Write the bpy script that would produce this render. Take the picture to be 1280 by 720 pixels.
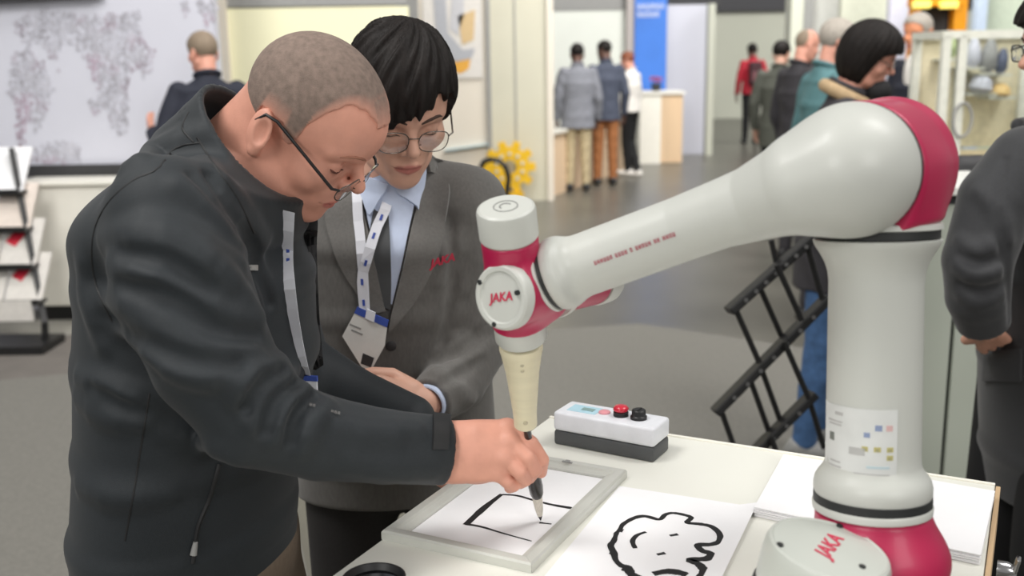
import bpy, bmesh, math, random
import numpy as np
from mathutils import Vector, Matrix
random.seed(7)
for o in list(bpy.data.objects): bpy.data.objects.remove(o)
scene = bpy.context.scene
C = scene.collection
V = lambda *a: np.array(a, float)

# ---------------------------------------------------------------- camera
F_PX, PITCH, ROLL, CAM = 1300.0, math.radians(12.37), math.radians(0.9), V(0, 0, 1.58)
_fw = V(0, math.cos(PITCH), -math.sin(PITCH)); _up = V(0, math.sin(PITCH), math.cos(PITCH)); _ri = V(1, 0, 0)
_r2 = math.cos(ROLL) * _ri - math.sin(ROLL) * _up
_u2 = math.cos(ROLL) * _up + math.sin(ROLL) * _ri
cam_d = bpy.data.cameras.new('camera'); cam = bpy.data.objects.new('camera', cam_d); C.objects.link(cam)
cam.matrix_world = Matrix(((_r2[0], _u2[0], -_fw[0], CAM[0]), (_r2[1], _u2[1], -_fw[1], CAM[1]),
                           (_r2[2], _u2[2], -_fw[2], CAM[2]), (0, 0, 0, 1)))
cam_d.sensor_width = 36; cam_d.lens = F_PX / 1280 * 36; cam_d.clip_start = .05; cam_d.clip_end = 200
cam_d.dof.use_dof = True; cam_d.dof.focus_distance = 1.4; cam_d.dof.aperture_fstop = 4.2
scene.camera = cam

# ---------------------------------------------------------------- world, lamps, exposure
w = bpy.data.worlds.new('hall_light'); scene.world = w; w.use_nodes = True
bg = w.node_tree.nodes['Background']; bg.inputs[0].default_value = (1, .985, .95, 1); bg.inputs[1].default_value = .56
def hall_fill_lamp(x, y, z, size, power, aim=None):  # unseen lights; the aimed ones are fill added to brighten parts of the hall
    l = bpy.data.lights.new('hall_fill_lamp', 'AREA'); l.shape = 'SQUARE'; l.size = size; l.energy = power; l.color = (1, .98, .95)
    o = bpy.data.objects.new('hall_fill_lamp', l); o.location = (x, y, z); C.objects.link(o)
    if aim: o.rotation_euler = (Vector(aim) - Vector((x, y, z))).to_track_quat('-Z', 'Y').to_euler()
for x, y, z, s, p, aim in ((-2.2, .2, 5.6, 2, 45, None), (2.4, 1.2, 5.6, 2, 45, None), (-3.6, -4.2, 4.4, 2.5, 260, (-.2, 1.5, 1.2)), (3.4, -4.6, 4.4, 2.5, 200, (.3, 1.5, 1.2)),
                      (-2.5, 1.0, 5.5, 2, 320, (-2.6, 7, .8)), (3, 1.5, 5.5, 2, 240, (2.5, 7, .9)), (0, 5, 6, 2, 270, (.5, 12, 1)), (4.5, 4.5, 6, 2, 380, (4.5, 12, 1.2)),
                      (3, 10, 6.5, 2.5, 900, (2, 17, 1)), (8, 16, 7, 3, 1300, (8, 27, 1))):
    hall_fill_lamp(x, y, z, s, p, aim)
vs = scene.view_settings; vs.view_transform = 'Standard'; vs.look = 'None'; vs.exposure = -0.75; vs.gamma = 1; vs.use_curve_mapping = False
scene.cycles.max_bounces = 6; scene.cycles.diffuse_bounces = 3; scene.cycles.glossy_bounces = 3

# ---------------------------------------------------------------- helpers
def ray(px, py): return _fw + _r2 * ((px - 640) / F_PX) + _u2 * ((360 - py) / F_PX)
def P(px, py, Y): d = ray(px, py); return CAM + d * (Y / d[1])            # point seen at a pixel, at forward distance Y
def G(px, py, z=0.0): d = ray(px, py); return CAM + d * ((z - CAM[2]) / d[2])  # point seen at a pixel, on a level plane
def dep(p): return float(np.dot(np.asarray(p) - CAM, _fw))
def rp(p, px): return px * dep(p) / F_PX                                   # size in metres of px pixels at p
def unit(v): v = np.asarray(v, float); return v / max(1e-9, np.linalg.norm(v))
def basis(z, xh=(1, 0, 0)):
    z = unit(z); x = np.asarray(xh, float); x = x - z * np.dot(x, z)
    if np.linalg.norm(x) < 1e-4: x = V(0, 1, 0) - z * z[1]
    x = unit(x); return np.stack([x, np.cross(z, x), z], 1)               # columns x, y, z
def rotz(a): c, s = math.cos(a), math.sin(a); return np.array([[c, -s, 0], [s, c, 0], [0, 0, 1.]])
def roty(a): c, s = math.cos(a), math.sin(a); return np.array([[c, 0, s], [0, 1, 0], [-s, 0, c]])
def rotx(a): c, s = math.cos(a), math.sin(a); return np.array([[1, 0, 0], [0, c, -s], [0, s, c]])
I3 = np.eye(3)
def lin(rgb): return tuple(((c / 255 / 12.92) if c / 255 <= .04045 else ((c / 255 + .055) / 1.055) ** 2.4) for c in rgb)
_mats = {}
def mat(name, rgb, rough=.6, metal=0, var=.06, scale=30, bump=0, bscale=200, stretch=None, coat=0, emit=0, trans=0, sheen=0, spec=.5):
    if name in _mats: return _mats[name]
    m = bpy.data.materials.new(name); m.use_nodes = True; nt = m.node_tree; b = nt.nodes['Principled BSDF']
    col = lin(rgb); b.inputs['Roughness'].default_value = rough; b.inputs['Metallic'].default_value = metal
    b.inputs['Specular IOR Level'].default_value = spec
    tc = nt.nodes.new('ShaderNodeTexCoord'); mp = nt.nodes.new('ShaderNodeMapping'); nt.links.new(tc.outputs['Object'], mp.inputs[0])
    if stretch: mp.inputs['Scale'].default_value = stretch
    nz = nt.nodes.new('ShaderNodeTexNoise'); nz.inputs['Scale'].default_value = scale; nz.inputs['Detail'].default_value = 4
    nt.links.new(mp.outputs[0], nz.inputs['Vector'])
    rm = nt.nodes.new('ShaderNodeValToRGB'); rm.color_ramp.elements[0].position = .3; rm.color_ramp.elements[1].position = .7
    rm.color_ramp.elements[0].color = tuple(c * (1 - var) for c in col) + (1,); rm.color_ramp.elements[1].color = tuple(min(1, c * (1 + var)) for c in col) + (1,)
    nt.links.new(nz.outputs[0], rm.inputs[0]); nt.links.new(rm.outputs[0], b.inputs['Base Color'])
    if bump:
        n2 = nt.nodes.new('ShaderNodeTexNoise'); n2.inputs['Scale'].default_value = bscale; n2.inputs['Detail'].default_value = 3
        nt.links.new(mp.outputs[0], n2.inputs['Vector'])
        bp = nt.nodes.new('ShaderNodeBump'); bp.inputs['Strength'].default_value = bump; bp.inputs['Distance'].default_value = .004
        nt.links.new(n2.outputs[0], bp.inputs['Height']); nt.links.new(bp.outputs[0], b.inputs['Normal'])
    if coat: b.inputs['Coat Weight'].default_value = coat; b.inputs['Coat Roughness'].default_value = .15
    if sheen: b.inputs['Sheen Weight'].default_value = sheen
    if emit: nt.links.new(rm.outputs[0], b.inputs['Emission Color']); b.inputs['Emission Strength'].default_value = emit
    if trans: b.inputs['Transmission Weight'].default_value = trans
    _mats[name] = m; return m

class MB:
    """collects shapes; build() links them as one mesh object"""
    def __init__(s): s.v = []; s.f = []; s.m = []; s.n = 0
    def add(s, v, f, mi=0):
        v = np.asarray(v, float).reshape(-1, 3); s.v.append(v)
        for q in f: s.f.append([int(i) + s.n for i in q]); s.m.append(mi)
        s.n += len(v); return s
    def box(s, c, size, R=I3, bev=0, mi=0, seg=2):
        hx, hy, hz = [a / 2 for a in size]
        if bev:
            bm = bmesh.new(); bmesh.ops.create_cube(bm, size=1)
            for v in bm.verts: v.co = (v.co.x * size[0], v.co.y * size[1], v.co.z * size[2])
            bmesh.ops.bevel(bm, geom=bm.edges[:], offset=min(bev, min(size) * .49), segments=seg, affect='EDGES', profile=.5)
            vv = np.array([v.co[:] for v in bm.verts]); bm.verts.index_update(); ff = [[v.index for v in f.verts] for f in bm.faces]; bm.free()
        else:
            vv = np.array([[x, y, z] for x in (-hx, hx) for y in (-hy, hy) for z in (-hz, hz)])
            ff = [(0, 1, 3, 2), (4, 6, 7, 5), (0, 4, 5, 1), (2, 3, 7, 6), (0, 2, 6, 4), (1, 5, 7, 3)]
        return s.add(vv @ np.asarray(R).T + np.asarray(c), ff, mi)
    def bar(s, a, b, wd, th, up=(0, 0, 1), bev=0, mi=0, ext=0):
        a = np.asarray(a, float); b = np.asarray(b, float); z = unit(b - a); a = a - z * ext; b = b + z * ext
        return s.box((a + b) / 2, (wd, th, np.linalg.norm(b - a)), basis(z, np.cross(np.asarray(up, float), z) if abs(np.dot(unit(up), z)) < .99 else (1, 0, 0)), bev, mi)
    def tube(s, pts, rad, n=12, caps=True, mi=0, closed=False):
        pts = [np.asarray(p, float) for p in pts]; k = len(pts)
        rad = [rad] * k if np.isscalar(rad) else list(rad)
        vv = []; x = None
        for i in range(k):
            if closed: t = unit(pts[(i + 1) % k] - pts[i - 1])
            else: t = unit(pts[min(i + 1, k - 1)] - pts[max(i - 1, 0)])
            if x is None: B = basis(t, (0, 0, 1) if abs(t[2]) < .9 else (1, 0, 0))
            else: B = basis(t, x)
            x = B[:, 0]
            for j in range(n):
                a = 2 * math.pi * j / n; vv.append(pts[i] + rad[i] * (math.cos(a) * B[:, 0] + math.sin(a) * B[:, 1]))
        ff = []
        for i in range(k if closed else k - 1):
            i2 = (i + 1) % k
            for j in range(n): ff.append((i * n + j, i * n + (j + 1) % n, i2 * n + (j + 1) % n, i2 * n + j))
        if caps and not closed: ff.append(list(range(n))[::-1]); ff.append([(k - 1) * n + j for j in range(n)])
        return s.add(vv, ff, mi)
    def lathe(s, prof, o, R=I3, n=32, mi=0):
        """prof: (radius, height) along R's z axis"""
        vv = []; ff = []; k = len(prof)
        for r, z in prof:
            for j in range(n):
                a = 2 * math.pi * j / n; vv.append((max(r, 1e-5) * math.cos(a), max(r, 1e-5) * math.sin(a), z))
        for i in range(k - 1):
            for j in range(n): ff.append((i * n + j, i * n + (j + 1) % n, (i + 1) * n + (j + 1) % n, (i + 1) * n + j))
        ff.append(list(range(n))[::-1]); ff.append([(k - 1) * n + j for j in range(n)])
        return s.add(np.array(vv) @ np.asarray(R).T + np.asarray(o), ff, mi)
    def prism(s, poly, o, R, d0, d1, mi=0):
        """2-D outline in R's x,y plane, from depth d0 to d1 along R's z"""
        n = len(poly); vv = [(x, y, d0) for x, y in poly] + [(x, y, d1) for x, y in poly]
        ff = [list(range(n))[::-1], list(range(n, 2 * n))] + [(i, (i + 1) % n, n + (i + 1) % n, n + i) for i in range(n)]
        return s.add(np.array(vv) @ np.asarray(R).T + np.asarray(o), ff, mi)
    def ribbon(s, pts, wd, nrm, th=.0006, mi=0):
        """flat band along pts; wd per point, lying on surfaces of normal nrm (one or per point)"""
        pts = [np.asarray(p, float) for p in pts]; k = len(pts); wd = [wd] * k if np.isscalar(wd) else wd
        nr = np.asarray(nrm, float); nr = [unit(nr)] * k if nr.ndim == 1 else [unit(q) for q in nr]
        vv = []
        for i in range(k):
            t = unit(pts[min(i + 1, k - 1)] - pts[max(i - 1, 0)]); sd = unit(np.cross(nr[i], t)) * wd[i] / 2
            vv += [pts[i] - sd, pts[i] + sd, pts[i] + sd + nr[i] * th, pts[i] - sd + nr[i] * th]
        ff = [(0, 1, 2, 3), tuple(4 * (k - 1) + q for q in (3, 2, 1, 0))]
        for i in range(k - 1):
            for q in range(4): ff.append((4 * i + q, 4 * i + 4 + q, 4 * i + 4 + (q + 1) % 4, 4 * i + (q + 1) % 4))
        return s.add(vv, ff, mi)
    def build(s, name, mats, parent=None, smooth=0, fix=True):
        me = bpy.data.meshes.new(name); v = np.concatenate(s.v)
        if parent is not None:
            q = parent; off = V(0, 0, 0)
            while q is not None: off = off + np.array(q.location); q = q.parent
            o_at = v.mean(0); v = v - o_at; o_at = o_at - off
        else:
            o_at = v.mean(0); o_at[2] = v[:, 2].min(); v = v - o_at
        me.from_pydata(v.tolist(), [], s.f)
        for mm in (mats if isinstance(mats, (list, tuple)) else [mats]): me.materials.append(mm)
        me.polygons.foreach_set('material_index', s.m)
        if fix:
            bm = bmesh.new(); bm.from_mesh(me); bmesh.ops.recalc_face_normals(bm, faces=bm.faces[:]); bm.to_mesh(me); bm.free()
        if smooth:
            me.polygons.foreach_set('use_smooth', [True] * len(me.polygons)); me.set_sharp_from_angle(angle=math.radians(smooth))
        o = bpy.data.objects.new(name, me); C.objects.link(o); o.location = o_at
        if parent is not None: o.parent = parent
        return o
def tag(o, label=None, cat=None, group=None, kind=None):
    if label: o['label'] = label
    if cat: o['category'] = cat
    if group: o['group'] = group
    if kind: o['kind'] = kind
    return o
def thing(name, loc, label, cat, group=None):
    o = bpy.data.objects.new(name, None); o.empty_display_size = .05; C.objects.link(o); o.location = tuple(loc)
    return tag(o, label, cat, group)
def struct(name, mb, m, parent=None, smooth=0):
    o = mb.build(name, m, parent, smooth)
    if parent is None: o['kind'] = 'structure'
    return o
def text(name, s, m, parent, o, R, size, shear=0, bold=.0, ext=.0003, align='CENTER'):
    c = bpy.data.curves.new(name, 'FONT'); c.body = s; c.size = size; c.align_x = align; c.align_y = 'CENTER'; c.shear = shear; c.offset = bold; c.extrude = ext
    t = bpy.data.objects.new(name, c); C.objects.link(t); t.data.materials.append(m)
    bpy.context.view_layer.update()
    dg = bpy.context.evaluated_depsgraph_get(); me = bpy.data.meshes.new_from_object(t.evaluated_get(dg)); bpy.data.objects.remove(t)
    v = np.array([q.co[:] for q in me.vertices]) @ np.asarray(R).T + np.asarray(o)
    mb = MB(); mb.add(v, [list(p.vertices) for p in me.polygons]); bpy.data.meshes.remove(me)
    return mb.build(name, m, parent, fix=False)
def glyphs(mb, o, R, h, words, gap=.35, seed=1):
    """unreadable small print: letter-sized marks in word lengths, along R's x"""
    rg = random.Random(seed); x = 0
    for n in words:
        for i in range(n):
            wd = h * .62
            for b in range(2): mb.box(np.asarray(o) + R @ V(x + wd * (.12 + .6 * b), 0, 0), (h * .17, h, h * .06), R)
            mb.box(np.asarray(o) + R @ V(x + wd * .42, rg.choice((-.42, 0, .42)) * h, 0), (wd * .6, h * .17, h * .06), R)
            x += wd + h * .22
        x += h * gap * 1.6
    return x

# ---------------------------------------------------------------- soft shapes: distance fields meshed with surface nets
class SDF:
    def __init__(s): s.ops = []; s.lo = V(9e9, 9e9, 9e9); s.hi = -s.lo; s.disp = None
    def _b(s, pts, r):
        for p in pts: s.lo = np.minimum(s.lo, np.asarray(p) - r); s.hi = np.maximum(s.hi, np.asarray(p) + r)
    def _o(s, fn, k, op):
        s.ops.append((fn, k, op)); return s
    def rc(s, a, b, ra, rb=None, k=.01, op='+'):
        a = np.asarray(a, np.float32); b = np.asarray(b, np.float32); rb = ra if rb is None else rb
        if op == '+': s._b([a], ra); s._b([b], rb)
        ba = b - a; l2 = float(ba @ ba) + 1e-12
        def fn(p):
            pa = p - a; t = np.clip(pa @ ba / l2, 0, 1); q = pa - t[:, None] * ba
            return np.sqrt((q * q).sum(1)) - (ra + (rb - ra) * t)
        return s._o(fn, k, op)
    def ball(s, c, r, k=.01, op='+'): return s.ell(c, (r, r, r), I3, k, op)
    def chain(s, pts, rad, k=.01, op='+', kk=.0):
        pts = [np.asarray(p, np.float32) for p in pts]
        if op == '+':
            for p, r in zip(pts, rad): s._b([p], r)
        def fn(p):
            out = None
            for a, b, ra, rb in zip(pts[:-1], pts[1:], rad[:-1], rad[1:]):
                ba = b - a; pa = p - a; t = np.clip(pa @ ba / (float(ba @ ba) + 1e-12), 0, 1); q = pa - t[:, None] * ba
                d = np.sqrt((q * q).sum(1)) - (ra + (rb - ra) * t)
                if out is None: out = d
                elif kk: h = np.maximum(kk - np.abs(out - d), 0) / kk; out = np.minimum(out, d) - h * h * kk / 4
                else: out = np.minimum(out, d)
            return out
        return s._o(fn, k, op)
    def ball(s, c, r, k=.01, op='+'): return s.ell(c, (r, r, r), I3, k, op)
    def ell(s, c, rad, R=I3, k=.01, op='+'):
        c = np.asarray(c, np.float32); r = np.asarray(rad, np.float32); R = np.asarray(R, np.float32)
        if op == '+': s._b([c], np.sqrt(((np.asarray(R) * r[None, :]) ** 2).sum(1)))
        def fn(p):
            q = (p - c) @ R; k0 = np.sqrt(((q / r) ** 2).sum(1)); k1 = np.sqrt(((q / (r * r)) ** 2).sum(1)) + 1e-9
            return k0 * (k0 - 1) / k1
        return s._o(fn, k, op)
    def box(s, c, half, R=I3, rd=.005, k=.005, op='+'):
        c = np.asarray(c, np.float32); h = np.asarray(half, np.float32); R = np.asarray(R, np.float32)
        if op == '+': s._b([c], np.abs(np.asarray(R)) @ h)
        def fn(p):
            q = np.abs((p - c) @ R) - (h - rd)
            return np.sqrt((np.maximum(q, 0) ** 2).sum(1)) + np.minimum(q.max(1), 0) - rd
        return s._o(fn, k, op)
    def cyl(s, a, b, r, rd=.004, k=.005, op='+', r2=None):
        a = np.asarray(a, float); b = np.asarray(b, float); c = (a + b) / 2; ax = unit(b - a).astype(np.float32); h = np.linalg.norm(b - a) / 2
        if op == '+': s._b([a, b], r)
        c = c.astype(np.float32); r2 = r if r2 is None else r2
        def fn(p):
            q = p - c; z = q @ ax; rr = np.sqrt(np.maximum((q * q).sum(1) - z * z, 0))
            R_ = r + (r2 - r) * np.clip(z / (2 * h) + .5, 0, 1)
            dx = rr - (R_ - rd); dz = np.abs(z) - (h - rd)
            return np.sqrt(np.maximum(dx, 0) ** 2 + np.maximum(dz, 0) ** 2) + np.minimum(np.maximum(dx, dz), 0) - rd
        return s._o(fn, k, op)
    def plane(s, c, n, k=.003):          # keep the side the normal points away from
        c = np.asarray(c, np.float32); n = unit(n).astype(np.float32)
        return s._o(lambda p: (p - c) @ n, k, '^')
    def loft(s, st, k=.02, op='+', kk=.012):
        """st: (centre, half_width, half_depth, side_vec, front_vec) stations of an elliptic trunk"""
        st = [(np.asarray(c, np.float32), a, b, unit(x).astype(np.float32), unit(y).astype(np.float32)) for c, a, b, x, y in st]
        if op == '+':
            for c, a, b, x, y in st: s._b([c], max(a, b))
        def fn(p):
            out = None
            for (c0, a0, b0, x0, y0), (c1, a1, b1, x1, y1) in zip(st[:-1], st[1:]):
                ba = c1 - c0; l2 = float(ba @ ba) + 1e-9; pa = p - c0; t = np.clip(pa @ ba / l2, 0, 1); q = pa - t[:, None] * ba
                x = unit(x0 + x1).astype(np.float32); y = unit(y0 + y1).astype(np.float32); z = np.cross(x, y)
                aw = a0 + (a1 - a0) * t; bd = b0 + (b1 - b0) * t; cd = np.minimum(aw, bd) * .5
                k0 = np.sqrt((q @ x / aw) ** 2 + (q @ y / bd) ** 2 + (q @ z / cd) ** 2) + 1e-6
                ln = np.sqrt((q * q).sum(1)); d = np.where(k0 < .02, -np.minimum(aw, bd), ln - ln / k0)
                if out is None: out = d
                else: h = np.maximum(kk - np.abs(out - d), 0) / kk; out = np.minimum(out, d) - h * h * kk / 4
            return out
        return s._o(fn, k, op)
    def val(s, p):
        p = p.astype(np.float32); d = np.full(len(p), 9., np.float32)
        for fn, k, op in s.ops:
            e = fn(p)
            if op == '+': h = np.maximum(k - np.abs(d - e), 0) / k; d = np.minimum(d, e) - h * h * k / 4
            elif op == '-': e = -e; h = np.maximum(k - np.abs(d - e), 0) / k; d = np.maximum(d, e) + h * h * k / 4
            else: h = np.maximum(k - np.abs(d - e), 0) / k; d = np.maximum(d, e) + h * h * k / 4
        if s.disp is not None: d = d + s.disp(p)
        return d
    def mesh(s, h, lo=None, hi=None, B=6):
        lo = np.asarray(s.lo if lo is None else lo) - 3 * h; hi = np.asarray(s.hi if hi is None else hi) + 3 * h
        nb = np.ceil((hi - lo) / (h * B)).astype(int) + 1; N = nb * B
        ci = np.stack(np.meshgrid(*[np.arange(n) for n in nb], indexing='ij'), -1).reshape(-1, 3)
        cd = s.val(lo + (ci + .5) * (h * B) - h * .5)
        act = np.abs(cd) < h * B * (1.3 if s.disp is None else 1.8) + .004 + (.012 if s.disp is not None else 0)
        D = np.where(cd < 0, -1, 1).astype(np.float32).reshape(nb)
        D = np.repeat(np.repeat(np.repeat(D, B, 0), B, 1), B, 2)
        off = np.stack(np.meshgrid(*[np.arange(B)] * 3, indexing='ij'), -1).reshape(1, -1, 3)
        pi = (ci[act][:, None, :] * B + off).reshape(-1, 3)
        vals = np.concatenate([s.val(lo + q * h) for q in np.array_split(pi, max(1, len(pi) // 400000))])
        D[pi[:, 0], pi[:, 1], pi[:, 2]] = vals
        S = D < 0
        sl = [slice(None, -1), slice(1, None)]
        cnt = np.zeros(tuple(n - 1 for n in N), np.int8)
        for a in (0, 1):
            for b in (0, 1):
                for c in (0, 1): cnt += S[sl[a], sl[b], sl[c]]
        cells = np.argwhere((cnt > 0) & (cnt < 8))
        idx = np.full(cnt.shape, -1, np.int32); idx[cells[:, 0], cells[:, 1], cells[:, 2]] = np.arange(len(cells))
        cor = np.array([(a, b, c) for a in (0, 1) for b in (0, 1) for c in (0, 1)])
        q = cells[:, None, :] + cor[None]; cv = D[q[..., 0], q[..., 1], q[..., 2]]
        acc = np.zeros((len(cells), 3)); n = np.zeros(len(cells))
        for i in range(8):
            for j in range(i + 1, 8):
                if abs(cor[i] - cor[j]).sum() != 1: continue
                x = (cv[:, i] < 0) != (cv[:, j] < 0); t = np.where(x, cv[:, i] / np.where(x, cv[:, i] - cv[:, j], 1), 0)
                acc += np.where(x[:, None], cor[i] + t[:, None] * (cor[j] - cor[i]), 0); n += x
        v = lo + (cells + acc / n[:, None]) * h
        faces = []
        for ax in range(3):
            s0 = [slice(None)] * 3; s1 = [slice(None)] * 3; s0[ax] = slice(None, -1); s1[ax] = slice(1, None)
            A = S[tuple(s0)]; Bq = S[tuple(s1)]
            for flip, M in ((0, A & ~Bq), (1, ~A & Bq)):
                e = np.argwhere(M); u, w_ = (ax + 1) % 3, (ax + 2) % 3
                e = e[(e[:, u] > 0) & (e[:, w_] > 0) & (e[:, u] < cnt.shape[u]) & (e[:, w_] < cnt.shape[w_])]
                def at(du, dw): f = e.copy(); f[:, u] -= du; f[:, w_] -= dw; return idx[f[:, 0], f[:, 1], f[:, 2]]
                qd = np.stack([at(1, 1), at(0, 1), at(0, 0), at(1, 0)], 1)
                if flip: qd = qd[:, ::-1]
                faces.append(qd)
        f = np.concatenate(faces); f = f[(f >= 0).all(1)]
        for _ in range(1):                                   # pull the vertices onto the surface
            e = h * .5; T = np.array([(1, -1, -1), (-1, -1, 1), (-1, 1, -1), (1, 1, 1)], float)
            g = np.zeros_like(v)
            for t in T: g += t * s.val(v + t * e)[:, None]
            g /= (4 * e); gl = np.maximum((g * g).sum(1), .2); d = s.val(v)
            v = v - g * np.clip(d / gl, -h, h)[:, None]
        return v, f
def meshobj(name, parts, mats, parent, mid=None, smooth=True):
    """parts: list of (verts, faces, material index or function of face centres)"""
    vs_, fs, ms, n = [], [], [], 0
    for v, f, mi in parts:
        vs_.append(v); fs.append(f + n); n += len(v)
        ms.append(np.full(len(f), mi, np.int32) if np.isscalar(mi) else mi(v[f].mean(1)).astype(np.int32))
    v = np.concatenate(vs_); f = np.concatenate(fs); m = np.concatenate(ms)
    off = V(0, 0, 0); q = parent
    while q is not None: off = off + np.array(q.location); q = q.parent
    at = v.mean(0); me = bpy.data.meshes.new(name); me.vertices.add(len(v)); me.vertices.foreach_set('co', (v - at).astype(np.float32).ravel())
    me.loops.add(f.size); me.loops.foreach_set('vertex_index', f.ravel().astype(np.int32))
    me.polygons.add(len(f)); me.polygons.foreach_set('loop_start', np.arange(0, f.size, 4, dtype=np.int32)); 
    for mm in (mats if isinstance(mats, (list, tuple)) else [mats]): me.materials.append(mm)
    me.polygons.foreach_set('material_index', m)
    me.update(calc_edges=True); me.polygons.foreach_set('use_smooth', [bool(smooth)] * len(f)); me.validate()
    o = bpy.data.objects.new(name, me); C.objects.link(o); o.location = at - off
    if parent is not None: o.parent = parent
    return o
def soft(name, sdf, h, mats, parent, mi=0): v, f = sdf.mesh(h); return meshobj(name, [(v, f, mi)], mats, parent)
# ================================================================ SETTING
TZ = 1.0                                            # table top height
AX = V(math.sin(math.radians(27)), math.cos(math.radians(27)), 0)   # along the table, away from the camera
BX = V(AX[1], -AX[0], 0)                            # across the table, to the right
RT = np.stack([BX, AX, V(0, 0, 1)], 1)
m_floor = mat('polished_concrete', (100, 98, 91), .32, var=.12, scale=1.3)
m_carpet = mat('grey_carpet', (120, 118, 112), .95, var=.1, scale=60, bump=.3, bscale=400)
m_carpet2 = mat('light_carpet', (152, 150, 142), .95, var=.08, scale=60, bump=.3, bscale=400)
m_carpet3 = mat('dark_carpet', (112, 107, 102), .95, var=.1, scale=5)
m_white = mat('white_laminate', (244, 241, 230), .45, var=.02, scale=8)
m_cream = mat('cream_wall', (243, 240, 205), .7, var=.02, scale=2)
m_panel = mat('cream_panel', (206, 203, 184), .6, var=.03, scale=2)
m_pinkw = mat('warm_white_panel', (228, 220, 206), .6, var=.03, scale=2)
m_wgrey = mat('cool_white_panel', (208, 209, 220), .6, var=.02, scale=2)
m_wwall = mat('white_booth_wall', (236, 240, 232), .6, var=.02, scale=2)
m_greyp = mat('grey_metal', (150, 150, 148), .5, var=.05)
m_dark = mat('dark_grey', (52, 52, 54), .6, var=.1)
m_black = mat('black_plastic', (24, 24, 25), .45, var=.1)
m_blue = mat('blue_banner', (62, 122, 214), .6, var=.06, scale=3)
m_wood = mat('pale_wood', (226, 196, 160), .5, var=.08, scale=6, stretch=(1, 1, .12))
m_farw = mat('far_wall_paint', (203, 205, 190), .7, var=.03, scale=1)
m_orange = mat('orange_paint', (240, 160, 20), .5, var=.05)
m_yellow = mat('yellow_paint', (238, 190, 30), .5, var=.05)
m_cabinet = mat('sage_cabinet', (176, 182, 170), .5, var=.03, scale=3)
m_paper = mat('white_paper', (244, 244, 246), .75, var=.01)
m_ink = mat('black_ink', (16, 16, 18), .6, var=.15)

mb = MB(); mb.box((3, 16, -.05), (60, 50, .1)); struct('floor', mb, m_floor)
# carpet fields laid on the hall floor (left aisle, light strip, darker strip, stand field at the right)
def carpet(name, pts, m, th, z0=0.0):
    mb = MB(); mb.prism([(p[0], p[1]) for p in pts], (0, 0, z0), I3, 0, th); return struct(name, mb, m)
carpet('trim_1', [G(-260, 500), G(330, 445), G(420, 900), G(-260, 980)], m_carpet, .004)
carpet('trim_2', [G(-260, 452), G(330, 396), G(330, 388), G(-60, 402), G(-260, 416)], m_carpet2, .004)
carpet('trim_3', [G(560, 420), G(800, 405), G(1090, 448), G(1500, 520), G(1500, 900), G(560, 900)], m_carpet, .003)
carpet('trim_4', [G(-260, 500) + V(0, .005, 0), G(330, 445) + V(0, .005, 0), G(330, 396), G(-260, 452)], m_carpet3, .003)

# --- left: world map wall over a white counter
Ym = 6.75
xl, xr = P(-260, 100, Ym)[0], P(274, 100, Ym)[0]
mb = MB(); mb.box(((xl + xr) / 2, Ym + .05, 1.5), (xr - xl, .08, 3.0)); wl = struct('wall_left', mb, m_wgrey)
def map_mat():
    m = bpy.data.materials.new('dotted_world_map'); m.use_nodes = True; nt = m.node_tree; b = nt.nodes['Principled BSDF']; b.inputs['Roughness'].default_value = .5
    N = nt.nodes.new; L = nt.links.new
    tc = N('ShaderNodeTexCoord'); mp = N('ShaderNodeMapping'); mp.inputs['Scale'].default_value = (1.6, 1, .7); L(tc.outputs['Object'], mp.inputs[0])
    nz = N('ShaderNodeTexNoise'); nz.inputs['Scale'].default_value = 9; nz.inputs['Detail'].default_value = 8; nz.inputs['Roughness'].default_value = .7; L(mp.outputs[0], nz.inputs['Vector'])
    n2 = N('ShaderNodeTexNoise'); n2.inputs['Scale'].default_value = 4; L(tc.outputs['Object'], n2.inputs['Vector'])
    r1 = N('ShaderNodeValToRGB'); e = r1.color_ramp.elements; e[0].position = .36; e[0].color = lin((158, 156, 164)) + (1,); e[1].position = .6; e[1].color = lin((204, 204, 214)) + (1,); L(nz.outputs[0], r1.inputs[0])
    r2 = N('ShaderNodeValToRGB'); e = r2.color_ramp.elements; e[0].position = .5; e[0].color = (1, 1, 1, 1); e[1].position = .64; e[1].color = lin((236, 214, 222)) + (1,); L(n2.outputs[0], r2.inputs[0])
    mx = N('ShaderNodeMixRGB'); mx.blend_type = 'MULTIPLY'; mx.inputs[0].default_value = 1; L(r1.outputs[0], mx.inputs[1]); L(r2.outputs[0], mx.inputs[2]); L(mx.outputs[0], b.inputs['Base Color'])
    return m
m_map = map_mat()
t = thing('world_map', (P(120, 100, Ym)[0], Ym, P(0, 212, Ym)[2]), 'large white wall poster of a dotted grey and pink world map above the white counter', 'poster')
mb = MB(); zb = P(120, 206, Ym)[2]
mb.box(((xl + xr) / 2, Ym, (zb + 3) / 2), (xr - xl - .02, .012, 3 - zb)); mb.build('poster_sheet', m_wgrey, t)
def inside(x, y, poly):
    c = False
    for (x0, y0), (x1, y1) in zip(poly, poly[1:] + poly[:1]):
        if (y0 > y) != (y1 > y) and x < (x1 - x0) * (y - y0) / (y1 - y0) + x0: c = not c
    return c
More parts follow.
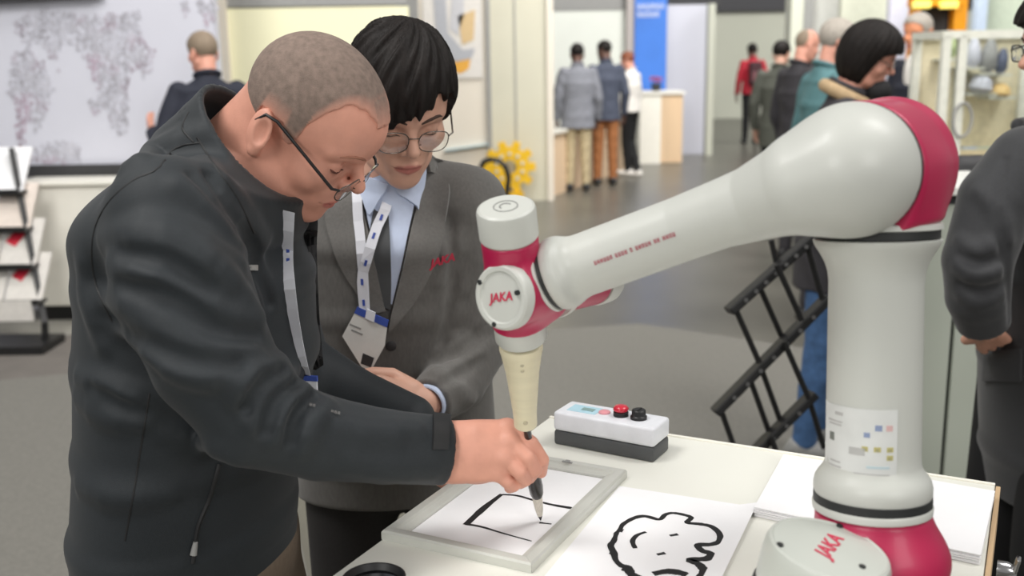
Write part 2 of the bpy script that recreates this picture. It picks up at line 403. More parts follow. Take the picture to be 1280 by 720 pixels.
def blob(pts, Y=Ym - .0075):
    rg = random.Random(int(pts[0][0])); mbx = MB(); xs = [p[0] for p in pts]; ys = [p[1] for p in pts]; x = min(xs) - 4
    while x < max(xs) + 4:                                  # the map is printed as fields of small marks
        y = min(ys) - 4
        while y < max(ys) + 4:
            px, py = x + rg.uniform(-2.2, 2.2), y + rg.uniform(-2.2, 2.2)
            if rg.random() < .82 and inside(px + rg.uniform(-3, 3), py + rg.uniform(-3, 3), pts):
                q = P(px, py, Y) - V(0, rg.uniform(0, .003), 0); a, b = rg.uniform(.004, .010), rg.uniform(.005, .013); mbx.box(q, (2 * a, .002, 2 * b))
            y += 3.6
        x += 3.2
    return mbx
for pts in ([(16, 24), (60, 12), (112, 22), (180, 14), (172, 40), (192, 66), (190, 92), (178, 96), (172, 80), (163, 90), (160, 132), (160, 170), (148, 168), (134, 148), (125, 126), (118, 100), (106, 72), (84, 50), (74, 62), (72, 88), (62, 70), (50, 52), (34, 58), (22, 44)],
            [(18, 64), (36, 60), (58, 84), (66, 116), (60, 142), (44, 168), (38, 150), (30, 190), (20, 168), (22, 140), (12, 118), (12, 92)],
            [(110, 116), (122, 126), (126, 150), (114, 142)], [(20, 204), (40, 186), (66, 176), (98, 178), (101, 204)], [(222, 6), (236, 0), (232, 24)], [(246, 0), (272, 0), (270, 28), (256, 34)]):
    blob(pts).build('continent', m_map, t)['kind'] = 'stuff'
mb = MB(); mb.box(((xl + xr) / 2, Ym - .015, zb - .03), (xr - xl, .05, .07)); mb.build('bottom_rail', m_dark, t)
mb = MB(); o0 = P(-60, 20, Ym - .03); o1 = P(120, 2, Ym - .03)
mb.bar(P(-80, 8, Ym - .05) + V(0, 0, .03), P(128, -4, Ym - .05) + V(0, 0, .03), .1, .05); mb.build('top_rail', m_dark, t)
# white counter under the map
zc = P(80, 226, 6.42)[2]; x0, x1 = P(34, 300, 6.42)[0], P(255, 300, 6.42)[0]
t = thing('counter', ((x0 + x1) / 2, 6.55, 0), 'white counter standing under the world map behind the man in the black jacket', 'counter')
mb = MB(); mb.box(((x0 + x1) / 2, 6.54, zc / 2 + .04), (x1 - x0, .24, zc - .12), bev=.01); mb.build('body', m_white, t)
mb = MB(); mb.box(((x0 + x1) / 2, 6.54, zc - .015), (x1 - x0 + .06, .3, .03), bev=.008); mb.build('worktop', m_white, t)
mb = MB(); mb.box(((x0 + x1) / 2, 6.55, .05), (x1 - x0 - .08, .2, .1)); mb.build('plinth', m_black, t)

# --- cream wall and panel row
Yc = 7.6; xa, xb = P(272, 80, Yc)[0], P(512, 80, Yc)[0]; zt = P(400, 9, Yc)[2]
mb = MB(); mb.box(((xa + xb) / 2, Yc + .06, zt / 2), (xb - xa, .1, zt)); struct('wall_back', mb, m_cream)
mb = MB(); mb.box((xa + .045, Yc - .02, zt / 2 + .3), (.1, .06, zt + .6)); struct('trim_5', mb, m_pinkw)
mb = MB(); mb.box(((xa + xb) / 2, Yc + .06, zt + .05), (xb - xa, .12, .08)); struct('trim_6', mb, m_greyp)
for xx in (340, 375, 452):
    q = P(xx, 4, Yc + .08); mb = MB(); mb.box((q[0], q[1] + .05, zt + .35), (.05, .05, .6)); struct('trim_7', mb, m_greyp)
mb = MB(); mb.box(((xa + xb) / 2 - .3, Yc + .6, zt / 2 + .8), (xb - xa + .3, .1, zt + 1.6)); struct('wall_rear', mb, mat('tan_hall_wall', (172, 164, 140), .7))
Yp = 11.9
def wallpiece(name, xp0, xp1, Y, m, z1=3.4, th=.1, z0=0):
    a, b = P(xp0, 120, Y)[0], P(xp1, 120, Y)[0]; mb = MB(); mb.box(((a + b) / 2, Y + th / 2, (z0 + z1) / 2), (b - a, th, z1 - z0)); return struct(name, mb, m)
wallpiece('trim_8', 505, 526, Yp - .06, m_greyp)
wallpiece('wall_center', 520, 612, Yp, m_pinkw)
wallpiece('trim_9', 609, 614, Yp - .04, m_greyp)
wallpiece('wall_pillar', 613, 690, Yp - .02, m_panel)
wallpiece('trim_10', 644, 645.5, Yp - .03, m_greyp)
wallpiece('trim_11', 684, 692, Yp - .05, m_pinkw)
# product poster on the panel: plain machine shapes
t = thing('wall_poster', P(565, 90, Yp - .02), 'poster of a white and orange machine on the pale panel behind the young man', 'poster')
a, b, c0, c1 = P(530, 60, Yp)[0], P(603, 60, Yp)[0], P(565, 98, Yp)[2], 3.2
mb = MB(); mb.box(((a + b) / 2, Yp - .012, (c0 + c1) / 2), (b - a, .016, c1 - c0)); mb.build('poster_sheet', mat('poster_white', (222, 218, 212), .6), t)
for pts, m in (([(541, -20), (556, -20), (560, 40), (578, 62), (594, 60), (590, 72), (570, 78), (552, 66), (544, 30)], mat('poster_grey', (176, 178, 184), .6)),
               ([(566, -20), (580, -20), (580, 18), (572, 44), (562, 36)], mat('poster_light_grey', (198, 198, 202), .6)),
               ([(572, 20), (594, 12), (592, 50), (578, 56)], mat('poster_tan', (216, 188, 142), .6)),
               ([(563, 78), (588, 74), (586, 86), (576, 92), (566, 88)], mat('poster_orange', (228, 170, 70), .6))):
    o = P(pts[0][0], pts[0][1], Yp - .022); mb = MB(); q = [P(x, y, Yp - .022) - o for x, y in pts]
    mb.prism([(v[0], v[2]) for v in q], o, np.stack([V(1, 0, 0), V(0, 0, 1), V(0, -1, 0)], 1), 0, .004); mb.build('printed_shape', m, t)
mb = MB(); o = P(556, 188, Yp - .02); a = P(612, 180, Yp - .02)
mb.bar(o, a, .1, .012); tag(mb.build('wall_stripe', mat('pale_blue_stripe', (170, 196, 206), .6)), 'pale blue stripe on the panel left of the yellow gear', 'stripe')
# yellow gear standing at the pillar
gc = P(637, 208, Yp - .2); R = np.stack([V(1, 0, 0), V(0, 0, 1), V(0, -1, 0)], 1); rg = rp(gc, 30)
poly = []
for i in range(10):
    a0 = 2 * math.pi * i / 10
    for da, rr in ((-.2, .82), (-.13, 1.08), (.13, 1.08), (.2, .82)): poly.append((rg * rr * math.cos(a0 + da), rg * rr * math.sin(a0 + da)))
n = len(poly); hub = [(rg * .3 * math.cos(2 * math.pi * i / n), rg * .3 * math.sin(2 * math.pi * i / n)) for i in range(n)]
mb = MB(); vv = []
for d in (0, .1):
    for pl in (poly, hub): vv += [(x, y, d) for x, y in pl]
ff = []
for i in range(n):
    j = (i + 1) % n
    ff += [(i, j, n + j, n + i), (2 * n + i, 2 * n + j, 3 * n + j, 3 * n + i), (i, j, 2 * n + j, 2 * n + i), (n + i, n + j, 3 * n + j, 3 * n + i)]
mb.add(np.array(vv) @ R.T + gc, ff)
t = thing('gear_sculpture', (gc[0], gc[1], 0), 'big yellow cog wheel standing on the floor against the cream pillar', 'gear')
mb.build('gear_wheel', m_yellow, t)
for i in range(10):
    a0 = 2 * math.pi * i / 10 + .3; mb = MB(); mb.lathe([(rg * .085, .1), (rg * .085, .112)], gc + R @ V(rg * .56 * math.cos(a0), rg * .56 * math.sin(a0), 0), R, 12); mb.build('hole_cover', m_panel, t)
zg = gc[2] - rg * 1.05
mb = MB(); mb.box((gc[0], gc[1] - .05, max(zg, .05) / 2), (.3, .16, max(zg, .05))); mb.build('foot', m_yellow, t)
# black hooked stand in front of it
pts = [P(x, y, Yp - .7) for x, y in ((601, 210), (604, 203), (613, 199), (624, 201), (632, 209), (636, 222), (634, 236), (632, 262))]
bz = pts[-1].copy(); bz[2] = 0; pts.append(bz)
t = thing('hook_stand', bz, 'black curved hook on a pole in front of the yellow cog wheel', 'stand')
mb = MB(); mb.tube(pts, rp(pts[0], 3.4), 10); mb.build('hook_pole', m_black, t, 60)
mb = MB(); mb.lathe([(.14, 0), (.14, .02), (.03, .04)], bz, I3, 20); mb.build('base', m_black, t, 40)

# --- far booth with blue banner
Yb = 17.2
wallpiece('wall_booth', 688, 790, Yb, m_wwall, z1=P(740, 13, Yb)[2])
wallpiece('trim_12', 688, 790, Yb - .02, m_greyp, z0=P(740, 13, Yb)[2], z1=P(740, 13, Yb)[2] + 1.2)
wallpiece('trim_13', 783, 796, Yb - .3, mat('taupe_post', (186, 178, 174), .6), th=.25, z1=4)
wallpiece('wall_right', 832, 888, Yb + .2, m_wgrey, z1=P(860, 5, Yb)[2])
wallpiece('trim_14', 884, 892, Yb - .05, m_farw, z1=P(860, 5, Yb)[2], th=.2)
wallpiece('trim_15', 800, 900, Yb + .6, m_dark, z0=P(860, 6, Yb)[2], z1=4.5)
a, b = P(793, 60, Yb - .35)[0], P(833, 60, Yb - .35)[0]; zb = P(810, 112, Yb - .35)[2]
t = thing('blue_banner', ((a + b) / 2, Yb - .35, 0), 'tall blue banner with white lettering at the top behind the far white counter', 'banner')
mb = MB(); mb.box(((a + b) / 2, Yb - .35, 2.0), (b - a, .05, 4.0)); mb.build('banner_sheet', m_blue, t)
q = P(813, 13, Yb - .4); mb = MB(); R = np.stack([V(1, 0, 0), V(0, 0, 1), V(0, -1, 0)], 1)
glyphs(mb, q + V(-.2, 0, .06), R, .085, (6,), seed=4); glyphs(mb, q + V(-.2, 0, -.06), R, .085, (5,), seed=5); mb.build('lettering', mat('banner_white', (225, 232, 246), .6), t)
# counters of that booth
Yk = 15.9
zk = P(820, 118, Yk)[2]; a, b, c = P(800, 160, Yk)[0], P(826, 160, Yk)[0], P(853, 160, Yk)[0]
t = thing('booth_counter', ((a + c) / 2, Yk + .4, 0), 'white booth counter with pale wooden end in front of the blue banner', 'counter')
mb = MB(); mb.box(((a + b) / 2, Yk + .4, zk / 2), (b - a, .8, zk)); mb.build('white_front', m_white, t)
mb = MB(); mb.box(((b + c) / 2 + .002, Yk + .4, zk / 2), (c - b, .78, zk - .02)); mb.build('wooden_end', m_wood, t)
mb = MB(); mb.box(((a + c) / 2, Yk + .4, zk + .02), (c - a + .06, .88, .04)); mb.build('worktop', m_white, t)
t = thing('flower_box', ((a + b) / 2 + .12, Yk + .3, zk + .04), 'small dark pot with red flowers on the far white counter', 'flowers')
mb = MB(); mb.lathe([(.06, 0), (.08, .12), (.07, .12)], ((a + b) / 2 + .12, Yk + .3, zk + .04), I3, 14); mb.build('pot', m_dark, t)
mb = MB(); rgn = random.Random(2)
for i in range(9): mb.lathe([(.004, 0), (.028, .01), (.02, .03)], ((a + b) / 2 + .12 + rgn.uniform(-.08, .08), Yk + .3 + rgn.uniform(-.06, .06), zk + .17 + rgn.uniform(0, .08)), I3, 8)
mb.build('blossom', mat('red_petals', (176, 60, 70), .7), t)
q0, q1 = G(690, 246), G(785, 212); dq = unit(q1 - q0); nq = V(-dq[1], dq[0], 0); Rq = np.stack([dq, nq, V(0, 0, 1)], 1); lq = np.linalg.norm(q1 - q0); zq = P(697, 168, q0[1])[2]
t = thing('booth_desk', (q0 + q1) / 2 + nq * .25, 'pale wooden desk that the three far visitors stand at', 'desk')
mb = MB(); mb.box((q0 + q1) / 2 + nq * .25 + V(0, 0, zq / 2), (lq, .48, zq), Rq); mb.build('front', mat('peach_wood', (232, 204, 172), .5, var=.05), t)
mb = MB(); mb.box((q0 + q1) / 2 + nq * .25 + V(0, 0, zq + .02), (lq + .06, .56, .04), Rq); mb.build('worktop', m_white, t)

# --- far hall wall and stands behind the right side
wallpiece('wall_far', 880, 1420, 27.5, m_farw, z1=P(945, 14, 27.5)[2], th=.2)
wallpiece('trim_16', 880, 1420, 27.3, mat('dark_fascia', (62, 62, 66), .6), z0=P(945, 14, 27.5)[2], z1=6, th=.2)
wallpiece('trim_17', 985, 1000, 13.4, m_farw, z1=4, th=.3)
wallpiece('trim_18', 1000, 1012, 13.5, m_greyp, z1=4, th=.2)
wallpiece('wall_stand', 1012, 1046, 13.8, mat('white_stand', (222, 222, 216), .6), z1=4)
wallpiece('wall_stand_2', 1046, 1108, 12.6, mat('sage_stand', (206, 208, 190), .6), z1=4)
wallpiece('wall_stand_3', 1106, 1137, 11.2, mat('lavender_stand', (222, 222, 236), .6), z1=4)
wallpiece('wall_stand_4', 1224, 1420, 11.6, mat('pale_green_stand', (206, 218, 198), .6), z1=4)
wallpiece('trim_19', 1212, 1226, 11.4, mat('pale_blue_post', (200, 216, 236), .6), z1=4)
Yo = 10.2
t = thing('orange_frame', (P(1172, 60, Yo)[0], Yo, 0), 'orange gantry frame with lit lamps behind the man with orange-lit face', 'frame')
mb = MB(); a = P(1196, 40, Yo); mb.box((a[0], Yo, 1.35), (rp(a, 16), .14, 2.7), bev=.01); mb.build('post', m_orange, t)
mb = MB(); a = P(1142, 40, Yo); mb.box((a[0], Yo, 1.35), (rp(a, 10), .14, 2.7), bev=.01); mb.build('post', m_orange, t)
mb = MB(); a = P(1170, -4, Yo); mb.box((a[0], Yo, a[2] + .06), (rp(a, 64), .16, .3), bev=.01); mb.build('crossbeam', m_orange, t)
for xx in (1152, 1186):
    q = P(xx, 6, Yo - .16); mb = MB(); mb.box(q, (rp(q, 20), .1, rp(q, 9)), bev=.01); mb.build('lamp', mat('lamp_yellow', (255, 232, 120), .4, emit=1.2), t)
mb = MB(); mb.box((P(1172, 60, Yo)[0], Yo + .12, 1.1), (rp(P(1172, 40, Yo), 44), .06, 2.2)); mb.build('dark_backing', m_dark, t)

# --- display case at the right
Yd = 5.6
xa, xb = P(1174, 120, Yd)[0], P(1330, 120, Yd)[0]; z0, z1 = P(1200, 196, Yd)[2], P(1200, 43, Yd)[2]
t = thing('display_case', ((xa + xb) / 2, Yd + .2, 0), 'white framed glass display case on a beige plinth at the right of the robot elbow', 'display case')
m_wfr = mat('white_frame', (226, 226, 214), .5); m_glass = mat('clear_glass', (245, 250, 248), .02, trans=1)
mb = MB(); mb.box(((xa + xb) / 2, Yd + .22, z0 / 2), (xb - xa, .46, z0)); mb.build('plinth', mat('beige_plinth', (222, 206, 170), .6), t)
for xx, yy in ((xa + .025, Yd + .02), (P(1200, 120, Yd)[0], Yd + .02), (xa + .025, Yd + .42), (xb - .025, Yd + .02), (xb - .025, Yd + .42)):
    mb = MB(); mb.box((xx, yy, (z0 + z1) / 2), (.045, .045, z1 - z0), bev=.004); mb.build('post', m_wfr, t)
mb = MB()
mb.box(((xa + xb) / 2, Yd + .02, z1), (xb - xa, .045, .04)); mb.box(((xa + xb) / 2, Yd + .42, z1), (xb - xa, .045, .04)); mb.box((xa + .02, Yd + .22, z1), (.045, .42, .04))
mb.build('top_rail', m_wfr, t)
mb = MB(); mb.box(((xa + xb) / 2, Yd + .02, (z0 + z1) / 2), (xb - xa - .06, .006, z1 - z0 - .04)); mb.build('glass_pane', m_glass, t)
mb = MB(); mb.box(((xa + xb) / 2, Yd + .44, (z0 + z1) / 2), (xb - xa - .04, .012, z1 - z0 - .03)); mb.build('back_panel', mat('case_backing', (226, 216, 186), .7), t)
rgn = random.Random(5)
for i, (xx, yy, sx, sz, m) in enumerate(((1216, 66, 20, 34, m_wgrey), (1236, 70, 22, 40, m_greyp), (1252, 76, 16, 30, mat('navy_item', (84, 92, 116), .5)), (1226, 104, 30, 22, m_wgrey), (1250, 112, 26, 16, mat('honey_item', (236, 200, 130), .5)), (1188, 60, 16, 24, mat('leaf_item', (172, 186, 130), .6)))):
    q = P(xx, yy, Yd + .3); mb = MB(); zl = q[2] - rp(q, sz) / 2
    mb.lathe([(rp(q, sx) * .3, -rp(q, sz) * .5), (rp(q, sx) * .5, -rp(q, sz) * .3), (rp(q, sx) * .42, rp(q, sz) * .2), (rp(q, sx) * .18, rp(q, sz) * .5)], q, basis((.2 * rgn.uniform(-1, 1), 0, 1)), 14); mb.build('exhibit', m, t, 40)
    mb = MB(); mb.box((q[0], q[1] + .06, zl - .01), (rp(q, sx) * 1.3, .2, .012)); mb.build('shelf', m_wfr, t)
tq = P(1203, 150, Yd - .01); mb = MB(); mb.tube([tq + V(.05 * math.cos(a), 0, .09 * math.sin(a)) for a in np.linspace(0, 6.28, 17)[:-1]], .008, 6, closed=True); mb.build('emblem_ring', m_greyp, t)
# dark low seat in front of it
q = P(1210, 214, 3.3); t = thing('dark_monitor', (q[0] + .1, 3.3, P(1200, 236, 3.2)[2]), 'dark grey padded chair back behind the sage cabinet', 'chair')
mb = MB(); mb.box((q[0] + .2, 3.3, q[2] - .06), (.52, .08, .22), bev=.03); mb.build('backrest', m_dark, t, 50)
mb = MB(); mb.box((q[0] + .2, 3.52, q[2] - .5), (.5, .4, .08), bev=.03); mb.build('seat', m_dark, t, 50)
for sx in (-.2, .2):
    for sy in (.04, .4):
        mb = MB(); mb.bar((q[0] + .2 + sx, 3.32 + sy * .8, 0), (q[0] + .2 + sx, 3.32 + sy * .8, q[2] - .5 if sy > .1 else q[2] - .1), .03, .03); mb.build('leg', m_dark, t)
t['label'] = 'dark grey padded chair whose back shows above the sage cabinet'; t.name = 'padded_chair'
# sage cabinet behind the robot
Ycab = 2.85
z1 = P(1200, 238, Ycab)[2]; xs = [P(1128, 420, Ycab)[0], P(1191, 420, Ycab)[0], P(1262, 420, Ycab)[0]]
t = thing('cabinet', ((xs[0] + xs[2]) / 2, Ycab + .2, 0), 'pale sage cabinet with two doors behind the robot column', 'cabinet')
mb = MB(); mb.box(((xs[0] + xs[2]) / 2, Ycab + .19, z1 / 2), (xs[2] - xs[0], .34, z1 - .02)); mb.build('body', m_dark, t)
mb = MB(); mb.box(((xs[0] + xs[2]) / 2, Ycab + .18, z1), (xs[2] - xs[0] + .03, .4, .025), bev=.004); mb.build('worktop', mat('cabinet_top', (226, 226, 220), .4), t)
for a, b in ((xs[0], xs[1]), (xs[1], xs[2])):
    mb = MB(); mb.box(((a + b) / 2, Ycab + .01, z1 / 2 - .01), (b - a - .012, .02, z1 - .06), bev=.003); mb.build('door', m_cabinet, t)

# ================================================================ brochure rack (left edge)
Yr = 5.8
t = thing('literature_rack', G(20, 412), 'black tiered literature rack at the left edge in front of the white counter', 'rack')
def rk(px, py, Y): return P(px, py, Y)
L0, L1 = P(52, 400, Yr), P(12, 190, Yr + .55)
mb = MB(); mb.bar(P(56, 404, Yr), P(14, 186, Yr + .5), .03, .03); mb.build('side_rail', m_black, t)
mb = MB(); mb.bar(P(-40, 420, Yr), P(-84, 190, Yr + .5), .03, .03); mb.build('side_rail', m_black, t)
shelf_pts = []
for i, (y, x) in enumerate(((238, 30), (284, 38), (330, 46), (374, 54))):
    Y = Yr + .5 - .5 * (y - 190) / 212
    a = P(x + 2, y, Y); b = P(x - 96, y + 14, Y); b[2] = a[2]; b[1] = a[1]
    mb = MB(); mb.box(((a[0] + b[0]) / 2, a[1] - .03, a[2] - .008), (a[0] - b[0], .12, .016)); mb.box(((a[0] + b[0]) / 2, a[1] - .09, a[2] + .006), (a[0] - b[0], .008, .022)); mb.build('shelf', m_black, t)
    shelf_pts.append((a, b))
mb = MB(); q_ = P(30, 388, Yr - .02); mb.box(q_ - V(.12, 0, 0), (.34, .02, .12)); mb.build('lower_panel', mat('brochure_grey', (216, 212, 206), .5), t)
a = P(56, 404, Yr); mb = MB(); mb.box((a[0] - .2, a[1] - .02, .025), (.5, .3, .05)); mb.build('base', m_black, t)
mb = MB(); mb.bar((a[0] - .01, a[1], .02), P(56, 404, Yr), .03, .03); mb.build('foot', m_black, t)
m_red = mat('brochure_red', (206, 40, 62), .5); m_bro = mat('brochure_grey', (216, 212, 206), .5); m_bro2 = mat('brochure_beige', (226, 214, 204), .5)
wh = ['top', 'second', 'third', 'lowest']
for i, (a, b) in enumerate(shelf_pts):
    for j, off in enumerate((.005, .232)):
        zl = thing('brochure', (a[0] - off - .11, a[1] - .02, a[2]), '%s brochure on the %s shelf of the black rack, %s' % ((('white', 'beige', 'grey', 'grey')[i]), wh[i], ('beside its right rail', 'away from its right rail')[j]), 'brochure', 'brochures on the literature rack')
        R = rotx(-.68); c = V(a[0] - off - .11, a[1] - .02, a[2]) + R @ V(0, 0, .156)
        mb = MB(); mb.box(c, (.215, .012, .31), R); mb.build('cover', (m_paper, m_bro2, m_bro, m_bro)[i], zl)
        if i in (2, 3) or (i == 1 and j):
            mb = MB(); mb.box(c + R @ V(-.03, -.0075, .04), (.07, .003, .14), R @ roty(.5)); mb.build('printed_shape', m_red, zl)

# ================================================================ folding brochure stand (zigzag) behind the table
Ys = 2.6; ff_ = lambda x, y, d=0: P(x, y, Ys + d)
t = thing('folding_stand', G(960, 640), 'black folding zigzag literature stand standing behind the table', 'stand')
dz = .05
bands = [((918, 383), (1016, 296)), ((900, 509), (1029, 378)), ((886, 622), (1011, 498)), ((868, 742), (995, 614))]
for (a, b) in bands:
    A, B_ = ff_(*a, -.03), ff_(*b, .03); mb = MB(); mb.bar(A, B_, .022, .045, up=(0, 1, 0), bev=.004, ext=.02); sh = mb.build('shelf_bar', m_black, t)
    mb = MB(); R = basis((0, -1, 0), unit(B_ - A))
    for k in np.linspace(.12, .88, 7):
        q = A + (B_ - A) * k + V(0, -.026, 0); mb = MB(); mb.lathe([(.006, 0), (.006, .002), (.003, .002)], q, R, 6); mb.build('hexagon_stud', mat('stud_grey', (92, 92, 92), .5), sh)
for a, b, d in (((918, 383), (949, 453), -.035), ((951, 362), (980, 427), .03), ((971, 331), (1002, 400), -.035), ((1008, 303), (1029, 378), .03), ((964, 300), (971, 331), .03),
                ((949, 453), (975, 525), .03), ((980, 427), (1011, 498), -.035), ((937, 472), (963, 545), .03), ((900, 509), (926, 582), -.035), 
                ((926, 582), (952, 655), .03), ((963, 545), (990, 618), -.035), ((886, 622), (912, 695), -.035), ((1011, 498), (1030, 560), .03)):
    mb = MB(); mb.tube([ff_(*a, d), ff_(*b, d)], .0075, 8); mb.build('strut', m_black, t, 50)
A, B_ = ff_(868, 742), ff_(995, 614); f1 = A.copy(); f1[2] = 0; f2 = B_.copy(); f2[2] = 0; f2[0] += .02
mb = MB(); mb.tube([A, f1], .012, 8); mb.build('leg', m_black, t, 50); mb = MB(); mb.tube([B_, f2], .012, 8); mb.build('leg', m_black, t, 50)
mb = MB(); mb.box(((f1 + f2) / 2 + V(0, 0, .01)), (.4, .3, .02), bev=.005); mb.build('base', m_black, t)

# ================================================================ TABLE
FL = G(686, 522, TZ); FR_ = G(1243, 614, TZ)
def tp(a, b, z=TZ): p = FL + BX * a + AX * b; return V(p[0], p[1], z)       # table coordinates: a to the right, b away
Wt = float(np.dot(FR_ - FL, BX)); Lt = 1.25
t = thing('table', tp(Wt / 2, -Lt / 2, 0), 'white demonstration table carrying the robot arm and the picture frame', 'table')
m_top = mat('table_top_white', (234, 234, 225), .4, var=.015, scale=6, coat=.15)
mb = MB(); mb.box(tp(Wt / 2, -Lt / 2, TZ - .0125), (Wt, Lt, .025), RT, .002); mb.build('tabletop', m_top, t)
for a in (.05, Wt - .02):
    mb = MB(); mb.box(tp(a, -Lt / 2, (TZ - .027) / 2), (.02, Lt - .08, TZ - .027), RT, .001); mb.build('side_panel', m_white, t)
mb = MB(); mb.box(tp(Wt / 2 + .015, -.06, (TZ - .027) / 2), (Wt - .09, .018, TZ - .027), RT, .001); mb.build('back_panel', m_white, t)
mb = MB(); mb.box(tp(Wt + .004, -Lt / 2, TZ - .03), (.006, Lt, .06), RT, .001); mb.build('wood_edging', mat('wood_edging', (206, 176, 138), .5, var=.1, scale=10, stretch=(1, .1, 1)), t)
mb = MB(); mb.box(tp(Wt / 2, .003, TZ - .012), (Wt, .006, .028), RT, .001); mb.build('edge_strip', m_white, t)
q = tp(Wt + .012, -.13, TZ - .06)
mb = MB(); mb.lathe([(.012, 0), (.012, .012), (.008, .02)], q, basis(BX), 16); mb.bar(q + BX * .02, q + BX * .022 + V(0, 0, -.03), .012, .006, up=BX, bev=.002); mb.bar(q + BX * .02, q + BX * .024 + V(0, 0, .02), .016, .006, up=BX, bev=.002)
mb.build('latch', mat('chrome', (190, 190, 192), .2, 1), t, 40)

# --- stack of white sheets (right), loose sheets in front of it
def sheet_quad(mb, pts, z0, z1, nseg=1):
    R = I3; mb.prism([(p[0], p[1]) for p in pts], (0, 0, z0), R, 0, z1 - z0)
ss = [G(980, 567, TZ + .014), G(1243, 613, TZ + .014), G(1225, 693, TZ + .014), G(943, 633, TZ + .014)]
c = sum(ss) / 4
t = thing('paper_stack', (c[0], c[1], TZ), 'thick stack of blank white paper on the table behind the robot column', 'paper')
mb = MB(); rg2 = random.Random(1)
for k in range(10):
    d = BX * rg2.uniform(-.0012, .0012) + AX * rg2.uniform(-.0012, .0012)
    sheet_quad(mb, [p + d for p in ss], TZ + .0001 + .0014 * k, TZ + .0001 + .0014 * (k + 1) - .0002)
mb.build('sheets', m_paper, t)
pr = G(947, 634, TZ + .001); pr2 = G(905, 720, TZ + .001); dirr = unit(pr2 - pr); dirr[2] = 0; dirr = unit(dirr); sd = V(dirr[1], -dirr[0], 0)
if sd[0] > 0: sd = -sd
A0 = pr; A1 = pr + dirr * .297; A2 = A1 + sd * .19; A3 = A0 + sd * .19
print([((q - FL) @ BX, (q - FL) @ AX) for q in (A0, A1, A2, A3)])
t = thing('drawing_sheet', (A0 + A2) / 2 * V(1, 1, 0) + V(0, 0, TZ), 'white sheet with a painted fluffy cloud-shaped face in black ink, between frame and robot', 'paper')
mb = MB(); vv = []; K = 9
for i in range(K):
    for j in range(K):
        u, v_ = i / (K - 1), j / (K - 1); p = A0 + (A1 - A0) * u + (A3 - A0) * v_
        lift = .007 * max(0, 1 - v_ * 10) ** 2 * (1 - u * .5); vv.append(V(p[0], p[1], TZ + .0009 + lift))
n0 = len(vv); vv += [p - V(0, 0, .0005) for p in vv]
ff2 = []
for i in range(K - 1):
    for j in range(K - 1):
        a = i * K + j; ff2 += [(a, a + K, a + K + 1, a + 1), (n0 + a, n0 + a + 1, n0 + a + K + 1, n0 + a + K)]
edge = [j for j in range(K)] + [i * K + K - 1 for i in range(1, K)] + [(K - 1) * K + j for j in range(K - 2, -1, -1)] + [i * K for i in range(K - 2, 0, -1)]
for a, b in zip(edge, edge[1:] + edge[:1]): ff2.append((a, b, n0 + b, n0 + a))
mb.add(vv, ff2); mb.build('sheet', m_paper, t, 60)
def smooth_path(pts, k=6):
    pts = [np.asarray(p, float) for p in pts]; out = []
    for i in range(len(pts) - 1):
        p0, p1, p2, p3 = pts[max(i - 1, 0)], pts[i], pts[i + 1], pts[min(i + 2, len(pts) - 1)]
        for j in range(k):
            u = j / k; out.append(.5 * ((2 * p1) + (-p0 + p2) * u + (2 * p0 - 5 * p1 + 4 * p2 - p3) * u * u + (-p0 + 3 * p1 - 3 * p2 + p3) * u ** 3))
    return out + [pts[-1]]
def stroke(parent, crop, wds, z, ox=660, oy=480, sc=3., name='ink_stroke', seed=0):
    rg = random.Random(seed); sp = smooth_path([(x, y) for x, y in crop], 5)
    pts = [G(ox + x / sc, oy + y / sc, z) for x, y in sp]; n = len(pts)
    ww = (1.45 if sc == 3. else 1.35) * np.interp(np.linspace(0, 1, n), np.linspace(0, 1, len(wds)), wds) * np.array([rg.uniform(.88, 1.12) for _ in range(n)])
    mb = MB(); mb.ribbon(pts, list(ww), (0, 0, 1), .0003); return mb.build(name, m_ink, parent)
zs = TZ + .00105
stroke(t, [(330, 560), (345, 545), (358, 525), (400, 502), (440, 496), (492, 508), (515, 490), (545, 484), (590, 492), (612, 502), (598, 520), (650, 526), (690, 536), (718, 562), (716, 590), (685, 602), (638, 604), (652, 625), (684, 636), (672, 655), (608, 660), (640, 676), (660, 702), (648, 726)], (.0035, .005, .004, .005, .0055, .006, .0075, .008), zs)
stroke(t, [(332, 558), (322, 588), (310, 606), (322, 634), (330, 662), (352, 682), (376, 688), (386, 712), (420, 730), (470, 760), (560, 768), (648, 726)], (.004, .006, .005, .0075, .007, .005), zs + .0002, seed=2)
stroke(t, [(442, 555), (408, 568), (392, 590), (402, 616)], (.0025, .0045, .004), zs)
stroke(t, [(532, 569), (562, 564)], (.003, .004), zs); stroke(t, [(484, 640), (514, 634)], (.003, .004), zs)
stroke(t, [(470, 712), (520, 703), (560, 706), (596, 716)], (.006, .009, .007), zs)
for (x, y) in ((300, 602), (306, 632), (338, 548), (352, 694)): stroke(t, [(x, y), (x + 18, y + 3)], (.004, .006), zs + .0004)

